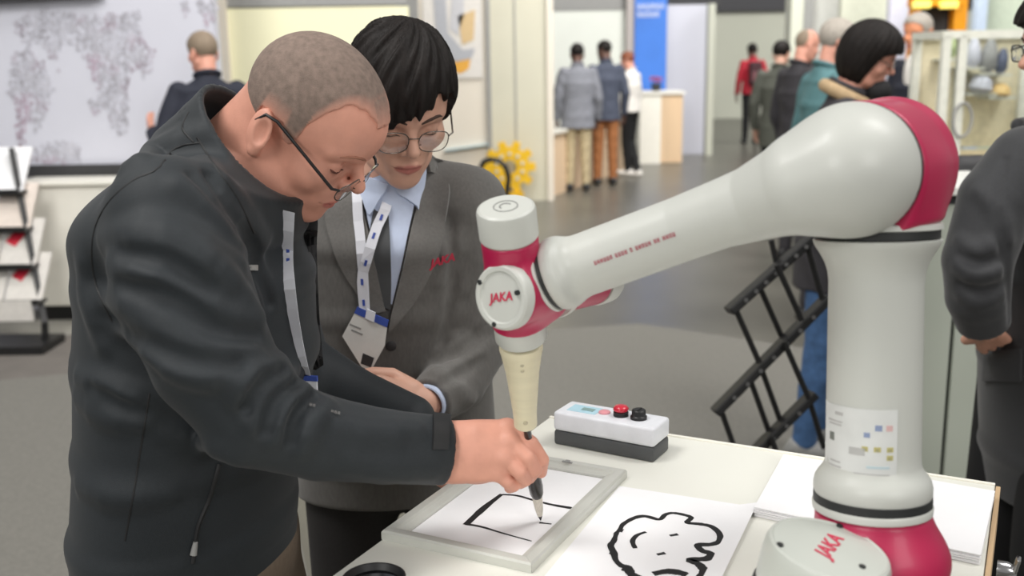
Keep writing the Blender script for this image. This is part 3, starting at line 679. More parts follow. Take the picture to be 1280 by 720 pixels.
# --- picture frame with a sheet being painted
fa0, fa1, fb0, fb1 = 0.0, .207, -.495, -.184
fc = tp((fa0 + fa1) / 2, (fb0 + fb1) / 2)
t = thing('picture_frame', fc, 'silver picture frame lying on the table under the brush', 'picture frame')
m_fr = mat('silver_frame', (206, 207, 200), .35, .15, var=.03)
rw = .024
prof_r = [(0, 0), (0, .010), (.002, .0125), (.006, .013), (.013, .0125), (.015, .0095), (.0225, .0075), (.024, .0065), (.024, 0)]
cor = [(fa0, fb0), (fa1, fb0), (fa1, fb1), (fa0, fb1)]
for k in range(4):
    (xa_, ya_), (xb_, yb_) = cor[k], cor[(k + 1) % 4]; ex, ey = np.sign(xb_ - xa_), np.sign(yb_ - ya_); nx_, ny_ = -ey, ex; mb = MB(); vv = []
    for end in (0, 1):
        for d, z in prof_r:
            x = (xa_ if end == 0 else xb_) + nx_ * d + ex * (d + .0002) * (1 - 2 * end); y = (ya_ if end == 0 else yb_) + ny_ * d + ey * (d + .0002) * (1 - 2 * end); vv.append(tp(x, y, TZ + .0002 + z))
    n = len(prof_r); mb.add(vv, [tuple(range(n)), tuple(range(2 * n - 1, n - 1, -1))] + [(i, (i + 1) % n, n + (i + 1) % n, n + i) for i in range(n)]); mb.build('frame_rail', m_fr, t, 25)
mb = MB(); mb.box(fc + V(0, 0, .001), (fa1 - fa0 - 2 * rw, fb1 - fb0 - 2 * rw, .002), RT); mb.build('backing', m_greyp, t)
q = tp(.12, fb1 - rw / 2, TZ + .0135); mb = MB(); mb.box(q, (.016, .004, .002), RT, .0008); mb.box(q + V(0, 0, .001), (.006, .007, .002), RT); mb.build('clip', m_greyp, t)
t = thing('calligraphy_sheet', fc + V(0, 0, .0021), 'white sheet with fresh black brush strokes lying inside the silver frame', 'paper')
mb = MB(); mb.box(fc + V(0, 0, .0026), (fa1 - fa0 - 2 * rw - .001, fb1 - fb0 - 2 * rw - .001, .0009), RT); mb.build('sheet', m_paper, t)
zs = TZ + .0032
st = dict(ox=380, oy=400, sc=2.25)
stroke(t, [(556, 490), (505, 530), (455, 576)], (.0035, .0075, .006), zs, **st)
stroke(t, [(455, 574), (500, 582), (560, 600), (640, 622)], (.004, .003, .002, .0012), zs + .0001, **st)
stroke(t, [(558, 491), (600, 494), (650, 508), (700, 520), (752, 529)], (.0022, .003, .003, .0035, .0045), zs + .0002, **st)
stroke(t, [(662, 570), (696, 574)], (.003, .0015), zs, **st)

# --- push-button station
p0, p1, p2 = G(692, 555, TZ), G(817, 579, TZ), G(834, 562, TZ)
bx = unit(p1 - p0); by = V(-bx[1], bx[0], 0); bw = np.linalg.norm(p1 - p0); bd = max(.048, float(np.dot(p2 - p1, by))); RB = np.stack([bx, by, V(0, 0, 1)], 1); bc = (p0 + p1) / 2 + by * bd / 2
t = thing('control_box', bc, 'white and dark grey push-button box with a red button on the table', 'control box')
mb = MB(); mb.box(bc + V(0, 0, .0115), (bw, bd, .023), RB, .004); mb.build('base', mat('box_dark_grey', (78, 80, 82), .5), t, 40)
mb = MB(); mb.box(bc + V(0, 0, .038), (bw + .001, bd + .001, .03), RB, .005, seg=3); mb.build('cover', mat('box_white', (228, 230, 236), .4), t, 40)
zt_ = .0531
def bp(u): return bc + bx * (u - .5) * bw + V(0, 0, zt_)
mb = MB(); mb.box(bp(.235), (.048, .03, .0008), RB); lb = mb.build('label_plate', mat('label_blue', (176, 212, 226), .5), t)
mb = MB(); mb.box(bp(.27) + V(0, 0, .0008), (.02, .011, .0012), RB, .0004); mb.build('label_mark', mat('label_grey', (132, 160, 158), .5), lb)
mb = MB(); mb.lathe([(.009, 0), (.009, .002), (.007, .0034), (.002, .004)], bp(.435), I3, 20); mb.build('flat_button', mat('pink_button', (222, 150, 158), .4), t, 40)
mb = MB(); mb.lathe([(.0115, 0), (.0115, .006), (.009, .008)], bp(.6), I3, 24); cl = mb.build('button_collar', m_black, t, 40)
mb = MB(); mb.lathe([(.009, .007), (.0115, .009), (.0118, .012), (.009, .0155), (.003, .0165)], bp(.6), I3, 24); mb.build('red_button', mat('button_red', (206, 38, 60), .3, coat=.4), cl, 50)
mb = MB(); mb.lathe([(.0125, 0), (.0125, .004), (.0105, .006), (.0105, .013), (.009, .0145)], bp(.775), I3, 24); kb = mb.build('knob', m_black, t, 40)
mb = MB(); mb.box(bp(.775) + V(0, 0, .0148), (.004, .016, .0014), RB, .0005); mb.build('grip', m_black, kb)

# --- ink dish at the lower edge
q = G(468, 738, TZ); r = rp(q, 40)
t = thing('ink_dish', q, 'round black ink dish on the near left corner of the table', 'dish')
mb = MB(); mb.lathe([(r * .7, .0), (r * .95, .008), (r, .016), (r * .93, .016), (r * .8, .009), (.001, .007)], q, I3, 36); mb.build('bowl', m_black, t, 50)
mb = MB(); mb.lathe([(r * .8, .0085), (r * .8, .0098), (.001, .0098)], q, I3, 30); mb.build('ink', mat('wet_ink', (10, 10, 12), .08), t)

# ================================================================ ROBOT ARM
m_rw = mat('robot_white', (201, 203, 197), .45, var=.015, scale=5, coat=.12)
m_rg = mat('robot_cap_grey', (196, 200, 193), .4, var=.02, scale=5, coat=.2)
m_rr = mat('robot_crimson', (180, 28, 76), .42, var=.04, scale=6, coat=.15)
m_seal = mat('seal_black', (40, 42, 42), .5)
m_tool = mat('cream_printed_plastic', (226, 218, 188), .55, var=.04, scale=20, bump=.1, bscale=300, stretch=(1, 1, 6))
m_logo = mat('logo_red', (204, 52, 84), .5)
S0 = P(1090, 621, 1.0); S1 = P(1096, 293, 1.03); cx = unit(S1 - S0); LC = np.linalg.norm(S1 - S0)
RC_ = basis(cx, AX)
bq = V(S0[0] + .005, S0[1] + .01, TZ)
t = thing('robot_arm', bq, 'white and crimson six-axis robot arm standing on the table holding a brush', 'robot arm')
ROB = t
mb = MB(); mb.lathe([(.074, 0), (.074, .012), (.066, .016), (.064, .05), (.05, .055)], bq, I3, 40); mb.build('base_flange', m_rg, t, 40)
# shoulder housing + front cap
r0 = rp(S0, 71)
cn = unit(V(.16, -.08, .97)); CF = P(1037, 683, .915); rc_ = rp(CF, 79)
s = SDF()
s.cyl(S0 - cx * .012, S0 - cx * .07, r0 * .97, .006, .01)
s.ell(S0 - cx * .062 + BX * .012, (r0 * 1.12, r0 * 1.12, .05), RC_, .02)
s.cyl(bq + V(0, 0, .05), S0 - cx * .06, .06, .01, .02)
s.cyl(CF - cn * .055, CF - cn * .105, rc_ * 1.02, .006, .01)
s.rc(CF - cn * .085, S0 - cx * .075, .045, .045, .03)
soft('shoulder_housing', s, .0026, m_rr, t)
mb = MB(); mb.lathe([(rc_ * .96, -.05), (rc_, -.046), (rc_ * 1.0, -.018), (rc_ * .985, -.008), (rc_ * .94, -.002), (rc_ * .9, -.0005), (rc_ * .87, -.0015), (rc_ * .4, .0), (.001, .0002)], CF, basis(cn, AX), 56)
capo = mb.build('shoulder_cap', m_rg, t, 30)
mb = MB(); mb.lathe([(rc_ * 1.03, -.0555), (rc_ * 1.03, -.052), (rc_ * .98, -.051)], CF, basis(cn, AX), 56); mb.build('seal_ring', m_seal, capo, 40)
mb = MB(); mb.lathe([(rc_ * 1.04, -.060), (rc_ * 1.04, -.0555), (rc_ * .98, -.055)], CF, basis(cn, AX), 56); mb.build('cap_ring', m_rw, capo, 40)
def on_disc(px, py, c, n, r):
    d = ray(px, py); q = CAM + d * (np.dot(c - CAM, n) / np.dot(d, n)); return c + unit(q - c) * min(r, np.linalg.norm(q - c))
Rcn = basis(cn, unit(V(.55, .83, 0)))
text('lettering', 'JAKA', m_logo, capo, CF + cn * .0006, Rcn, .0225, .25, .0003)
for px, py in ((966, 680), (1078, 708), (1050, 656)):
    q = on_disc(px, py, CF, cn, rc_ * .85)
    mb = MB(); mb.lathe([(.0032, -.003), (.0032, .0008), (.0015, .001)], q, basis(cn), 12); mb.build('bolt', m_seal, capo)
# upper arm (column)
mb = MB()
def hy(y): return (621 - y) / (621 - 293) * LC
prof = []
for y, px in ((617, 69), (612, 71), (603, 71), (596, 69.5), (590, 66), (585, 62), (580, 59), (575, 57.3), (560, 57), (450, 57), (350, 57), (338, 58.5), (327, 62), (316, 68), (307, 74), (302, 76.5), (299, 77), (298, 74)):
    q = S0 + cx * hy(y); prof.append((rp(q, px), hy(y)))
mb.lathe([(prof[0][0] * .9, prof[0][1])] + prof, S0, RC_, 64); ua = mb.build('upper_arm', m_rw, t, 40)
mb = MB(); mb.lathe([(r0 * .95, -.004), (r0 * 1.0, -.004), (r0 * 1.0, .005), (r0 * .95, .005)], S0, RC_, 56); mb.build('seal_ring', m_seal, t, 40)
mb = MB(); mb.lathe([(r0 * .95, -.014), (r0 * 1.01, -.012), (r0 * 1.02, -.006), (r0 * 1.0, -.004)], S0, RC_, 56); mb.build('joint_ring', m_rw, t, 40)
rt_ = rp(S1, 77)
mb = MB(); mb.lathe([(rt_ * .95, -.004), (rt_ * .97, -.004), (rt_ * .97, .004), (rt_ * .95, .004)], S1 + cx * .001, RC_, 56); mb.build('seal_ring', m_seal, t, 40)
mb = MB(); mb.lathe([(rt_ * .96, .004), (rt_ * 1.01, .005), (rt_ * 1.0, .010), (rt_ * .95, .0115)], S1 + cx * .001, RC_, 56); mb.build('joint_ring', m_rw, t, 40)
# rating label wrapped on the column
yl0, yl1 = 582, 498; qm = S0 + cx * hy(540); rl = rp(qm, 57) + .0004
tocam = unit((CAM - qm) - cx * np.dot(CAM - qm, cx)); sdv = np.cross(cx, tocam)
def onc(px, y, lift=0):
    o = S0 + cx * hy(y); u = np.clip((px - 1093) / 57, -1, 1); a = math.asin(u); return o + (rl + lift) * (math.cos(a) * tocam + math.sin(a) * sdv)
mb = MB(); vv = []; NN = 13
for i in range(NN):
    px = 1037.5 + (1120 - 1037.5) * i / (NN - 1); vv += [onc(px, yl0), onc(px, yl1), onc(px, yl1, .0004), onc(px, yl0, .0004)]
ff3 = [(0, 1, 2, 3), tuple(4 * (NN - 1) + q for q in (3, 2, 1, 0))]
for i in range(NN - 1):
    for q in range(4): ff3.append((4 * i + q, 4 * i + 4 + q, 4 * i + 4 + (q + 1) % 4, 4 * i + (q + 1) % 4))
mb.add(vv, ff3); lab = mb.build('rating_label', mat('label_white', (218, 220, 218), .5), ua, 60)
def mark(px, y, wpx, hpx, m):
    mb = MB(); vv = []; n = max(2, int(wpx / 3) + 1)
    for i in range(n):
        x = px - wpx / 2 + wpx * i / (n - 1); vv += [onc(x, y + hpx / 2, .0003), onc(x, y - hpx / 2, .0003), onc(x, y - hpx / 2, .0007), onc(x, y + hpx / 2, .0007)]
    f = [(0, 1, 2, 3), tuple(4 * (n - 1) + q for q in (3, 2, 1, 0))] + [(4 * i + q, 4 * i + 4 + q, 4 * i + 4 + (q + 1) % 4, 4 * i + (q + 1) % 4) for i in range(n - 1) for q in range(4)]
    mb.add(vv, f); mb.build('label_mark', m, lab)
mg = mat('mark_grey', (184, 184, 182), .6); mdk = mat('mark_dark', (118, 122, 116), .6); mbl = mat('mark_blue', (140, 154, 186), .6); mpk = mat('mark_pink', (216, 180, 178), .6); myl = mat('mark_yellow', (190, 182, 120), .6); mlb = mat('mark_light_blue', (190, 208, 214), .6)
mark(1054, 508, 9, 4, mg); mark(1050, 518, 16, 2, mg); mark(1050, 522, 14, 2, mg); mark(1046, 538, 5, 10, mdk); mark(1075, 550, 18, 9, mg)
mark(1099, 520, 8, 7, mbl); mark(1111, 520, 7, 7, mpk); mark(1086, 529, 7, 6, mbl)
mark(1084, 546, 7, 6, myl); mark(1098, 546, 8, 6, myl); mark(1112, 546, 7, 6, myl); mark(1112, 556, 7, 6, myl)
for a, b in ((1084, 547), (1098, 547), (1112, 547), (1112, 557)): mark(a, b, 3, 3, mdk)
mark(1099, 568, 26, 3, mlb); mark(1092, 577, 40, 2, mg); mark(1050, 568, 12, 2, mg); mark(1050, 574, 14, 2, mg)
# elbow housing
fr = P(1069, 212, 1.0); EB = P(1114, 204, 1.075); AE = unit(EB - fr); E0 = (fr + EB) / 2; re = rp(E0, 82); LE = np.linalg.norm(EB - fr)
s = SDF()
s.cyl(fr, EB, re, .008, .01)
s.ell(EB - AE * .008, (re, re, .03), basis(AE), .01)
s.cyl(S1 + cx * .011, E0, rt_ * .985, .004, .03)
s.plane(fr, -AE, .002)
soft('elbow_housing', s, .0026, m_rr, t)
mb = MB(); mb.lathe([(re * .955, -.0035), (re * .985, -.003), (re * .985, .001), (re * .955, .001)], fr - AE * .001, basis(AE), 64); mb.build('seal_ring', m_seal, t, 40)
mb = MB(); mb.lathe([(re * .9, -.005), (re * .93, .012), (re * .7, .022), (.001, .024)], EB, basis(AE), 48); mb.build('elbow_rear_cap', m_rw, t, 40)
# forearm
fp = [(P(1050, 216, .975), 64), (P(1000, 231, .99), 61), (P(940, 255, 1.02), 47.5), (P(900, 268, 1.035), 43), (P(850, 287, 1.055), 41), (P(760, 320, 1.085), 40), (P(705, 340, 1.102), 39.5)]
W0 = P(695, 343, 1.094)
s = SDF()
s.chain([p for p, _ in fp], [rp(p, r) for p, r in fp], .02)
s.ell(fr - AE * .004, (re * .985, re * .985, .062), basis(AE), .03)
s.plane(fr - AE * .004, AE, .003)
fd = unit(fp[-1][0] - fp[-2][0])
s.plane(W0 + fd * .004, fd, .004)
rw0 = rp(W0, 44)
s.cyl(W0 - fd * .012, W0 + fd * .003, rw0, .005, .018)
fo = soft('forearm', s, .0026, m_rw, t)
# small red slogan along the forearm
a, b = P(743, 329, 1.0), P(848, 291, 1.0)
def on_forearm(px, py):
    o = CAM; d = unit(ray(px, py)); k = .8
    for _ in range(60):
        e = float(s.val((o + d * k)[None])[0]); k += e
        if e < 1e-5: break
    return o + d * k
a, b = on_forearm(743, 329), on_forearm(848, 291); gx = unit(b - a); e = .002
def sgrad(p): return unit(np.array([float(s.val((p + e * q)[None])[0] - s.val((p - e * q)[None])[0]) for q in np.eye(3)]))
nn = sgrad((a + b) / 2); gy = unit(np.cross(nn, gx)); RF = np.stack([gx, gy, np.cross(gx, gy)], 1)
mb = MB(); hh = .0062; L_ = np.linalg.norm(b - a)
tot = glyphs(MB(), V(0, 0, 0), I3, 1, (6, 4, 1, 5, 2, 4)); hh = L_ / tot
glyphs(mb, a + nn * .0003, RF, hh, (6, 4, 1, 5, 2, 4), seed=8); mb.v = [q - RF[:, 2] * 0 for q in mb.v]
mb.build('slogan', mat('slogan_red', (176, 74, 92), .5), fo)
# wrist
JC = P(625, 372, 1.062); JE = P(752, 346, 1.215)             # cap face centre and rear end
ja = unit(JC - JE); rj = rp(JC, 43)
mb = MB(); mb.lathe([(rw0 * .9, .0), (rw0 * .965, .0005), (rw0 * .965, .004), (rw0 * .9, .005)], W0 + fd * .003, basis(fd), 48); mb.build('seal_ring', m_seal, t, 40)
mb = MB(); mb.lathe([(rw0 * .8, .0), (rw0 * 1.02, .001), (rw0 * 1.03, .004), (rw0 * .98, .006), (rw0 * .8, .006)], W0 + fd * .0065, basis(fd), 48); mb.build('joint_ring', m_rw, t, 40)
TT, TB = P(632, 258, 1.075), P(652, 424, 1.125); tip = P(676, 654, 1.236); tip[2] = TZ + .0036
ta = unit(TT - TB); rtc = rp(TT, 38)
s = SDF()
s.cyl(JC - ja * .014, JC - ja * .075, rj * .96, .004, .01)
s.cyl(JC - ja * .07, JE + ja * .02, rj * .86, .006, .02)
s.cyl(W0 + fd * .0122, W0 + fd * .06, rw0 * .93, .004, .006)
s.cyl(TT - ta * .036, TB + ta * .02, rtc * .97, .004, .012)
soft('wrist_housing', s, .0022, m_rr, t)
mb = MB(); mb.lathe([(rj * .95, -.016), (rj, -.013), (rj, -.006), (rj * .96, -.0015), (rj * .9, 0), (rj * .78, -.0002), (rj * .74, -.0022), (rj * .3, -.0016), (.001, -.0014)], JC, basis(ja), 48); jc = mb.build('wrist_cap', m_rw, t, 25)
up_l = unit(unit(np.cross(ja, V(0, 0, 1))) * -1)
xr_ = unit(V(1, 0, 0) - ja * ja[0]); xr_ = unit(xr_ + V(0, 0, .18)); xr_ = unit(xr_ - ja * np.dot(xr_, ja))
text('lettering', 'JAKA', m_logo, jc, JC + ja * -.0008, basis(ja, xr_), .0135, .25, .0002)
for px, py in ((596, 350), (646, 366), (617, 409)):
    q = on_disc(px, py, JC, ja, rj * .85)
    mb = MB(); mb.lathe([(.0028, -.003), (.0028, .0008), (.0015, .001)], q, basis(ja), 12); mb.build('bolt', m_seal, jc)
jm = JC + (JE - JC) * .5
mb = MB(); mb.lathe([(rj * .8, -.006), (rj * .97, -.005), (rj * .99, .0), (rj * .97, .004), (rj * .8, .005)], jm, basis(ja), 48); mb.build('joint_ring', m_rw, t, 40)
mb = MB(); mb.lathe([(rj * .8, -.009), (rj * .93, -.009), (rj * .93, -.006), (rj * .8, -.006)], jm, basis(ja), 48); mb.build('seal_ring', m_seal, t, 40)
mb = MB(); mb.lathe([(rj * .86, 0), (rj * .9, .004), (rj * .88, .022), (rj * .7, .03), (.001, .033)], JE + ja * .02, basis(-ja), 40); mb.build('rear_cap', m_rw, t, 35)
mb = MB(); mb.lathe([(rtc * .96, -.036), (rtc, -.034), (rtc, -.005), (rtc * .96, -.0015), (rtc * .88, 0), (.001, .0002)], TT, basis(ta), 48); tc = mb.build('top_cap', m_rw, t, 30)
mb = MB(); k = rtc * .4; mb.tube([TT + basis(ta) @ V(k * math.cos(a), k * math.sin(a), .0004) for a in np.linspace(0, 6.2832, 25)[:-1]], .0007, 6, closed=True)
mb.tube([TT + basis(ta) @ V(k * .5 * math.cos(a), k * .5 * math.sin(a), .0004) for a in np.linspace(.6, 3.9, 9)], .0008, 6); mb.build('emblem', m_greyp, tc)
mb = MB(); mb.lathe([(rtc * .8, .026), (rtc * .93, .022), (rtc * .93, .004), (rtc * .85, 0), (rtc * .6, -.002)], TB, basis(ta), 44); mb.build('tool_flange', m_rw, t, 40)
# cream tool holder tapering to the brush
H0, H1 = P(651, 428, 1.127), P(657, 531, 1.168); ha = unit(H0 - H1); LH = np.linalg.norm(H0 - H1)
ra, rb_ = rp(H0, 27.5), rp(H1, 14.5)
mb = MB(); mb.lathe([(rb_ * .7, 0), (rb_, .001), (rb_ * 1.02, LH * .15), (rb_ * 1.05, LH * .2), (ra * .78, LH * .66), (ra * .96, LH * .9), (ra, LH * .93), (ra, LH), (ra * .8, LH + .001)], H1, basis(ha), 40); th = mb.build('tool_holder', m_tool, t, 35)
tocm = unit((CAM - H1) - ha * np.dot(CAM - H1, ha))
mb = MB()
for f_, r_ in ((.87, .0022), (.8, .0022), (.12, .0028)):
    q = H1 + ha * LH * f_; rr = np.interp(f_, (0, .2, .66, 1), (rb_, rb_ * 1.05, ra * .78, ra)); mb.lathe([(r_, -.004), (r_, .0005), (r_ * .6, .0012)], q + tocm * rr, basis(tocm), 12)
mb.build('screw', mat('cream_screw', (186, 178, 152), .5), th)
# brush held by the holder
t = thing('ink_brush', tip, 'black handled ink brush with white tip held upright over the framed sheet', 'brush')
bt = H1 + ha * .012; ba = unit(bt - tip); LB = np.linalg.norm(bt - tip)
prof = [(.0004, 0), (.0022, .008)]
def bl(f): return f * LB
mb = MB(); mb.lathe([(.0003, .0), (.0016, .004), (.0034, .011)], tip, basis(ba), 20); mb.build('ink_tip', m_ink, t, 60)
mb = MB(); mb.lathe([(.0036, .011), (.0052, .022), (.0062, .036), (.0066, .047)], tip, basis(ba), 24); mb.build('bristles', mat('white_bristles', (222, 216, 204), .8, var=.12, scale=60, stretch=(8, 8, .4)), t, 60)
mb = MB(); mb.lathe([(.0068, .046), (.0086, .052), (.0092, .064), (.0084, .076), (.0066, .086), (.0052, .098), (.0046, LB - .02), (.0046, LB)], tip, basis(ba), 24); mb.build('handle', mat('black_lacquer', (26, 25, 25), .25, coat=.5), t, 60)
# ================================================================ PEOPLE: shared builders
m_skin = mat('skin_warm', (220, 159, 138), .5, var=.07, scale=35, bump=.08, bscale=500)
m_skin2 = mat('skin_pale', (218, 170, 148), .5, var=.06, scale=35, bump=.08, bscale=500)
m_skin3 = mat('skin_tan', (216, 162, 138), .5, var=.06, scale=35)
m_skin4 = mat('skin_dark', (96, 66, 54), .5, var=.06, scale=35)
m_lip = mat('lip_rose', (200, 118, 108), .45, var=.05)
m_lip2 = mat('lip_pink', (184, 118, 106), .45, var=.05)
def fade_mat():
    """short cropped hair thinning out to the skin along its edge"""
    m = mat('cropped_grey_hair', (132, 115, 105), .85, var=.2, scale=120, bump=.3, bscale=900); nt = m.node_tree; b = nt.nodes['Principled BSDF']
    at = nt.nodes.new('ShaderNodeAttribute'); at.attribute_name = 'fade'; src = b.inputs['Base Color'].links[0].from_socket
    mx = nt.nodes.new('ShaderNodeMixRGB'); mx.inputs[1].default_value = lin((214, 156, 136)) + (1,); nt.links.new(src, mx.inputs[2]); nt.links.new(at.outputs['Fac'], mx.inputs[0]); nt.links.new(mx.outputs[0], b.inputs['Base Color'])
    return m
m_buzz = fade_mat()
def add_fade(o, field, wd):
    v = np.zeros(len(o.data.vertices) * 3, np.float32); o.data.vertices.foreach_get('co', v); v = v.reshape(-1, 3)
    off = np.array(o.location); q = o.parent
    while q is not None: off = off + np.array(q.location); q = q.parent
    d = np.clip(-field(v + off) / wd, 0, 1); a = o.data.attributes.new('fade', 'FLOAT', 'POINT'); a.data.foreach_set('value', (d ** .8).astype(np.float32))
m_hairk = mat('black_hair', (25, 20, 18), .6, var=.3, scale=60, stretch=(1, 1, .3), bump=.4, bscale=160, spec=.25)
m_hairb = mat('brown_hair', (104, 74, 52), .6, var=.2, scale=80)
m_hairg = mat('grey_hair', (168, 160, 150), .7, var=.2, scale=120)
m_hairs = mat('silver_brown_hair', (138, 122, 104), .7, var=.2, scale=120)
m_brow = mat('eyebrow', (70, 52, 44), .8)
m_white_eye = mat('eye_white', (226, 220, 214), .2)
m_iris = mat('iris_dark', (30, 22, 20), .15)
m_wire = mat('thin_metal_rim', (120, 112, 106), .25, .8)
m_lens = mat('lens_glass', (250, 250, 250), .02, trans=1)

def head_prims(s, o, M, sc=1., jaw=1., ears=True, crown=0., front=0., cx=0.):
    T = lambda x, y, z: o + M @ (V(x, y, z) * sc)
    L = lambda *r: tuple(q * sc for q in r)
    s.ell(T(.004 + cx, 0, .045 + crown / 2), L(.088, .076, .085 + crown), M, .01)
    s.ell(T(.03, 0, .05), L(.066 + front, .062, .06 + crown * .6), M, .02 * sc)
    s.ell(T(.034, 0, -.022), L(.062, .058 * jaw, .07), M, .02 * sc)
    for q in (-1, 1):
        s.chain([T(-.004, q * .056 * jaw, -.04), T(.038, q * .044 * jaw, -.074), T(.074, q * .014, -.086)], L(.015, .015, .013), .03 * sc)
        s.ball(T(.06, q * .044, -.014), .02 * sc, .022 * sc)
        s.chain([T(.066, q * .05, .03), T(.084, q * .026, .036), T(.088, 0, .032)], L(.007, .0095, .0085), .014 * sc)
    s.ball(T(.079, 0, -.085), .0155 * sc, .02 * sc)
    s.ell(T(.08, 0, -.05), L(.02, .03, .026), M, .016 * sc)
    for q in (-1, 1): s.ell(T(.098, q * .034, .0105), L(.0155, .019, .0125), M, .010 * sc, '-')
    s.chain([T(.089, 0, .024), T(.104, 0, .003), T(.1135, 0, -.0115)], L(.0068, .0082, .0102), .009 * sc)
    for q in (-1, 1):
        s.ball(T(.1015, q * .0118, -.0175), .0082 * sc, .006 * sc)
        s.ball(T(.0742, q * .0325, .0105), .0136 * sc, .0025 * sc)
        s.chain([T(.0742 + .0142 * math.cos(a) * .9, q * (.0325 + .0142 * math.sin(a)), .0105 + .0062) for a in (-.9, -.45, 0, .45, .9)], L(.0008, .0013, .0014, .0013, .0008), .0015 * sc, '-')
        s.chain([T(.0742 + .0136 * math.cos(a) * .93, q * (.0325 + .0136 * math.sin(a)), .0105 - .005) for a in (-.9, -.45, 0, .45, .9)], L(.0010, .0014, .0016, .0014, .0010), .002 * sc)
        s.ell(T(.105, q * .0055, -.0235), L(.004, .003, .003), M, .002 * sc, '-')
    s.chain([T(.087, -.024, -.0525), T(.0995, -.009, -.0475), T(.1, 0, -.0485), T(.0995, .009, -.0475), T(.087, .024, -.0525)], L(.0028, .0048, .0048, .0048, .0028), .004 * sc)
    s.chain([T(.086, -.022, -.054), T(.097, 0, -.0595), T(.086, .022, -.054)], L(.003, .0058, .003), .004 * sc)
    s.chain([T(.0885, -.026, -.0528), T(.1045, 0, -.0534), T(.0885, .026, -.0528)], L(.0014, .002, .0014), .003 * sc, '-')
    if ears:
        for q in (-1, 1):
            Re = M @ rotz(q * .35) @ roty(-.2)
            s.ell(T(-.013, q * .08, .002), L(.018, .0075, .031), Re, .006 * sc)
            s.ell(T(-.008, q * .0895, .006), L(.0095, .008, .018), Re, .004 * sc, '-')
            s.ball(T(-.006, q * .079, -.0255), .0085 * sc, .006 * sc)
    return T
def local(o, M, sc): return lambda c: (c - o) @ M / sc
def head_mats(o, M, sc): _heads.append((o, M, sc)); return 0
_heads = []
def lip_skin(m, lip):
    nt = m.node_tree; b = nt.nodes['Principled BSDF']
    if nt.nodes.get('lip_mix'): return m
    at = nt.nodes.new('ShaderNodeAttribute'); at.attribute_name = 'lip'; src = b.inputs['Base Color'].links[0].from_socket
    mx = nt.nodes.new('ShaderNodeMixRGB'); mx.name = 'lip_mix'; mx.inputs[2].default_value = lin(lip) + (1,); nt.links.new(src, mx.inputs[1]); nt.links.new(at.outputs['Fac'], mx.inputs[0]); nt.links.new(mx.outputs[0], b.inputs['Base Color']); return m
def body_obj(parts, skin, lip, parent):
    ob = meshobj('body', parts, [lip_skin(skin, lip)], parent); o, M, sc = _heads[-1]
    v = np.zeros(len(ob.data.vertices) * 3, np.float32); ob.data.vertices.foreach_get('co', v); v = v.reshape(-1, 3) + np.array(ob.location) + np.array(parent.location)
    p = local(o, M, sc)(v); e = np.maximum(np.abs(p[:, 1]) / .0235, 0); hgt = .0112 * np.sqrt(np.clip(1 - e ** 2, 0, 1))
    d = np.clip((hgt - np.abs(p[:, 2] + .0538)) / .003, 0, 1) * (p[:, 0] > .08) * (p[:, 0] < .12) * (e < 1)
    a = ob.data.attributes.new('lip', 'FLOAT', 'POINT'); a.data.foreach_set('value', d.astype(np.float32)); return ob
def hair_sdf(o, M, sc, thick, zmin, crown=0., front=0., strands=0, fringe=0., extra=None, seed=1, cx=0.):
    """cap of hair over the skull, ending where the height falls below zmin(x, y)"""
    s = SDF(); T = lambda x, y, z: o + M @ (V(x, y, z) * sc); L = lambda *r: tuple(q * sc for q in r); t = thick
    s.ell(T(.004 + cx - t * .1, 0, .045 + crown / 2 + t * .4), L(.088 + t, .076 + t, .085 + crown + t * .7), M, .01)
    s.ell(T(.03, 0, .05 + t * .4), L(.066 + front + t, .062 + t, .06 + crown * .6 + t * .8), M, .02 * sc)
    if extra: extra(s, T, L)
    lo_ = local(o, M, sc); rg = np.random.RandomState(seed); ph = rg.rand(8) * 6.28
    def cut(p):
        q = lo_(p); z = zmin(q[:, 0], q[:, 1])
        if fringe:
            a = np.arctan2(q[:, 1], q[:, 0] - .01); z = z + fringe * (np.sin(a * 17 + ph[0]) * .5 + np.sin(a * 31 + ph[1]) * .35 + np.sin(a * 53 + ph[2]) * .2)
        return ((z - q[:, 2]) * sc * .8).astype(np.float32)
    s.ops.append((cut, .003, '^')); s.cut = cut
    if strands:
        def disp(p):
            q = lo_(p); cx_, cy_ = q[:, 0] + .03, q[:, 1] - .01
            a = np.arctan2(cy_, cx_) + .5 * np.sqrt(cx_ ** 2 + cy_ ** 2) / .1; r = np.clip(np.sqrt(cx_ ** 2 + cy_ ** 2) / .05, 0, 1)
            return (r * strands * (np.sin(a * 13 + ph[3] + q[:, 2] * 20) * .45 + np.sin(a * 27 + ph[4] - q[:, 2] * 35) * .35 + np.sin(a * 47 + ph[5] + q[:, 2] * 50) * .25)).astype(np.float32)
        s.disp = disp
    return s
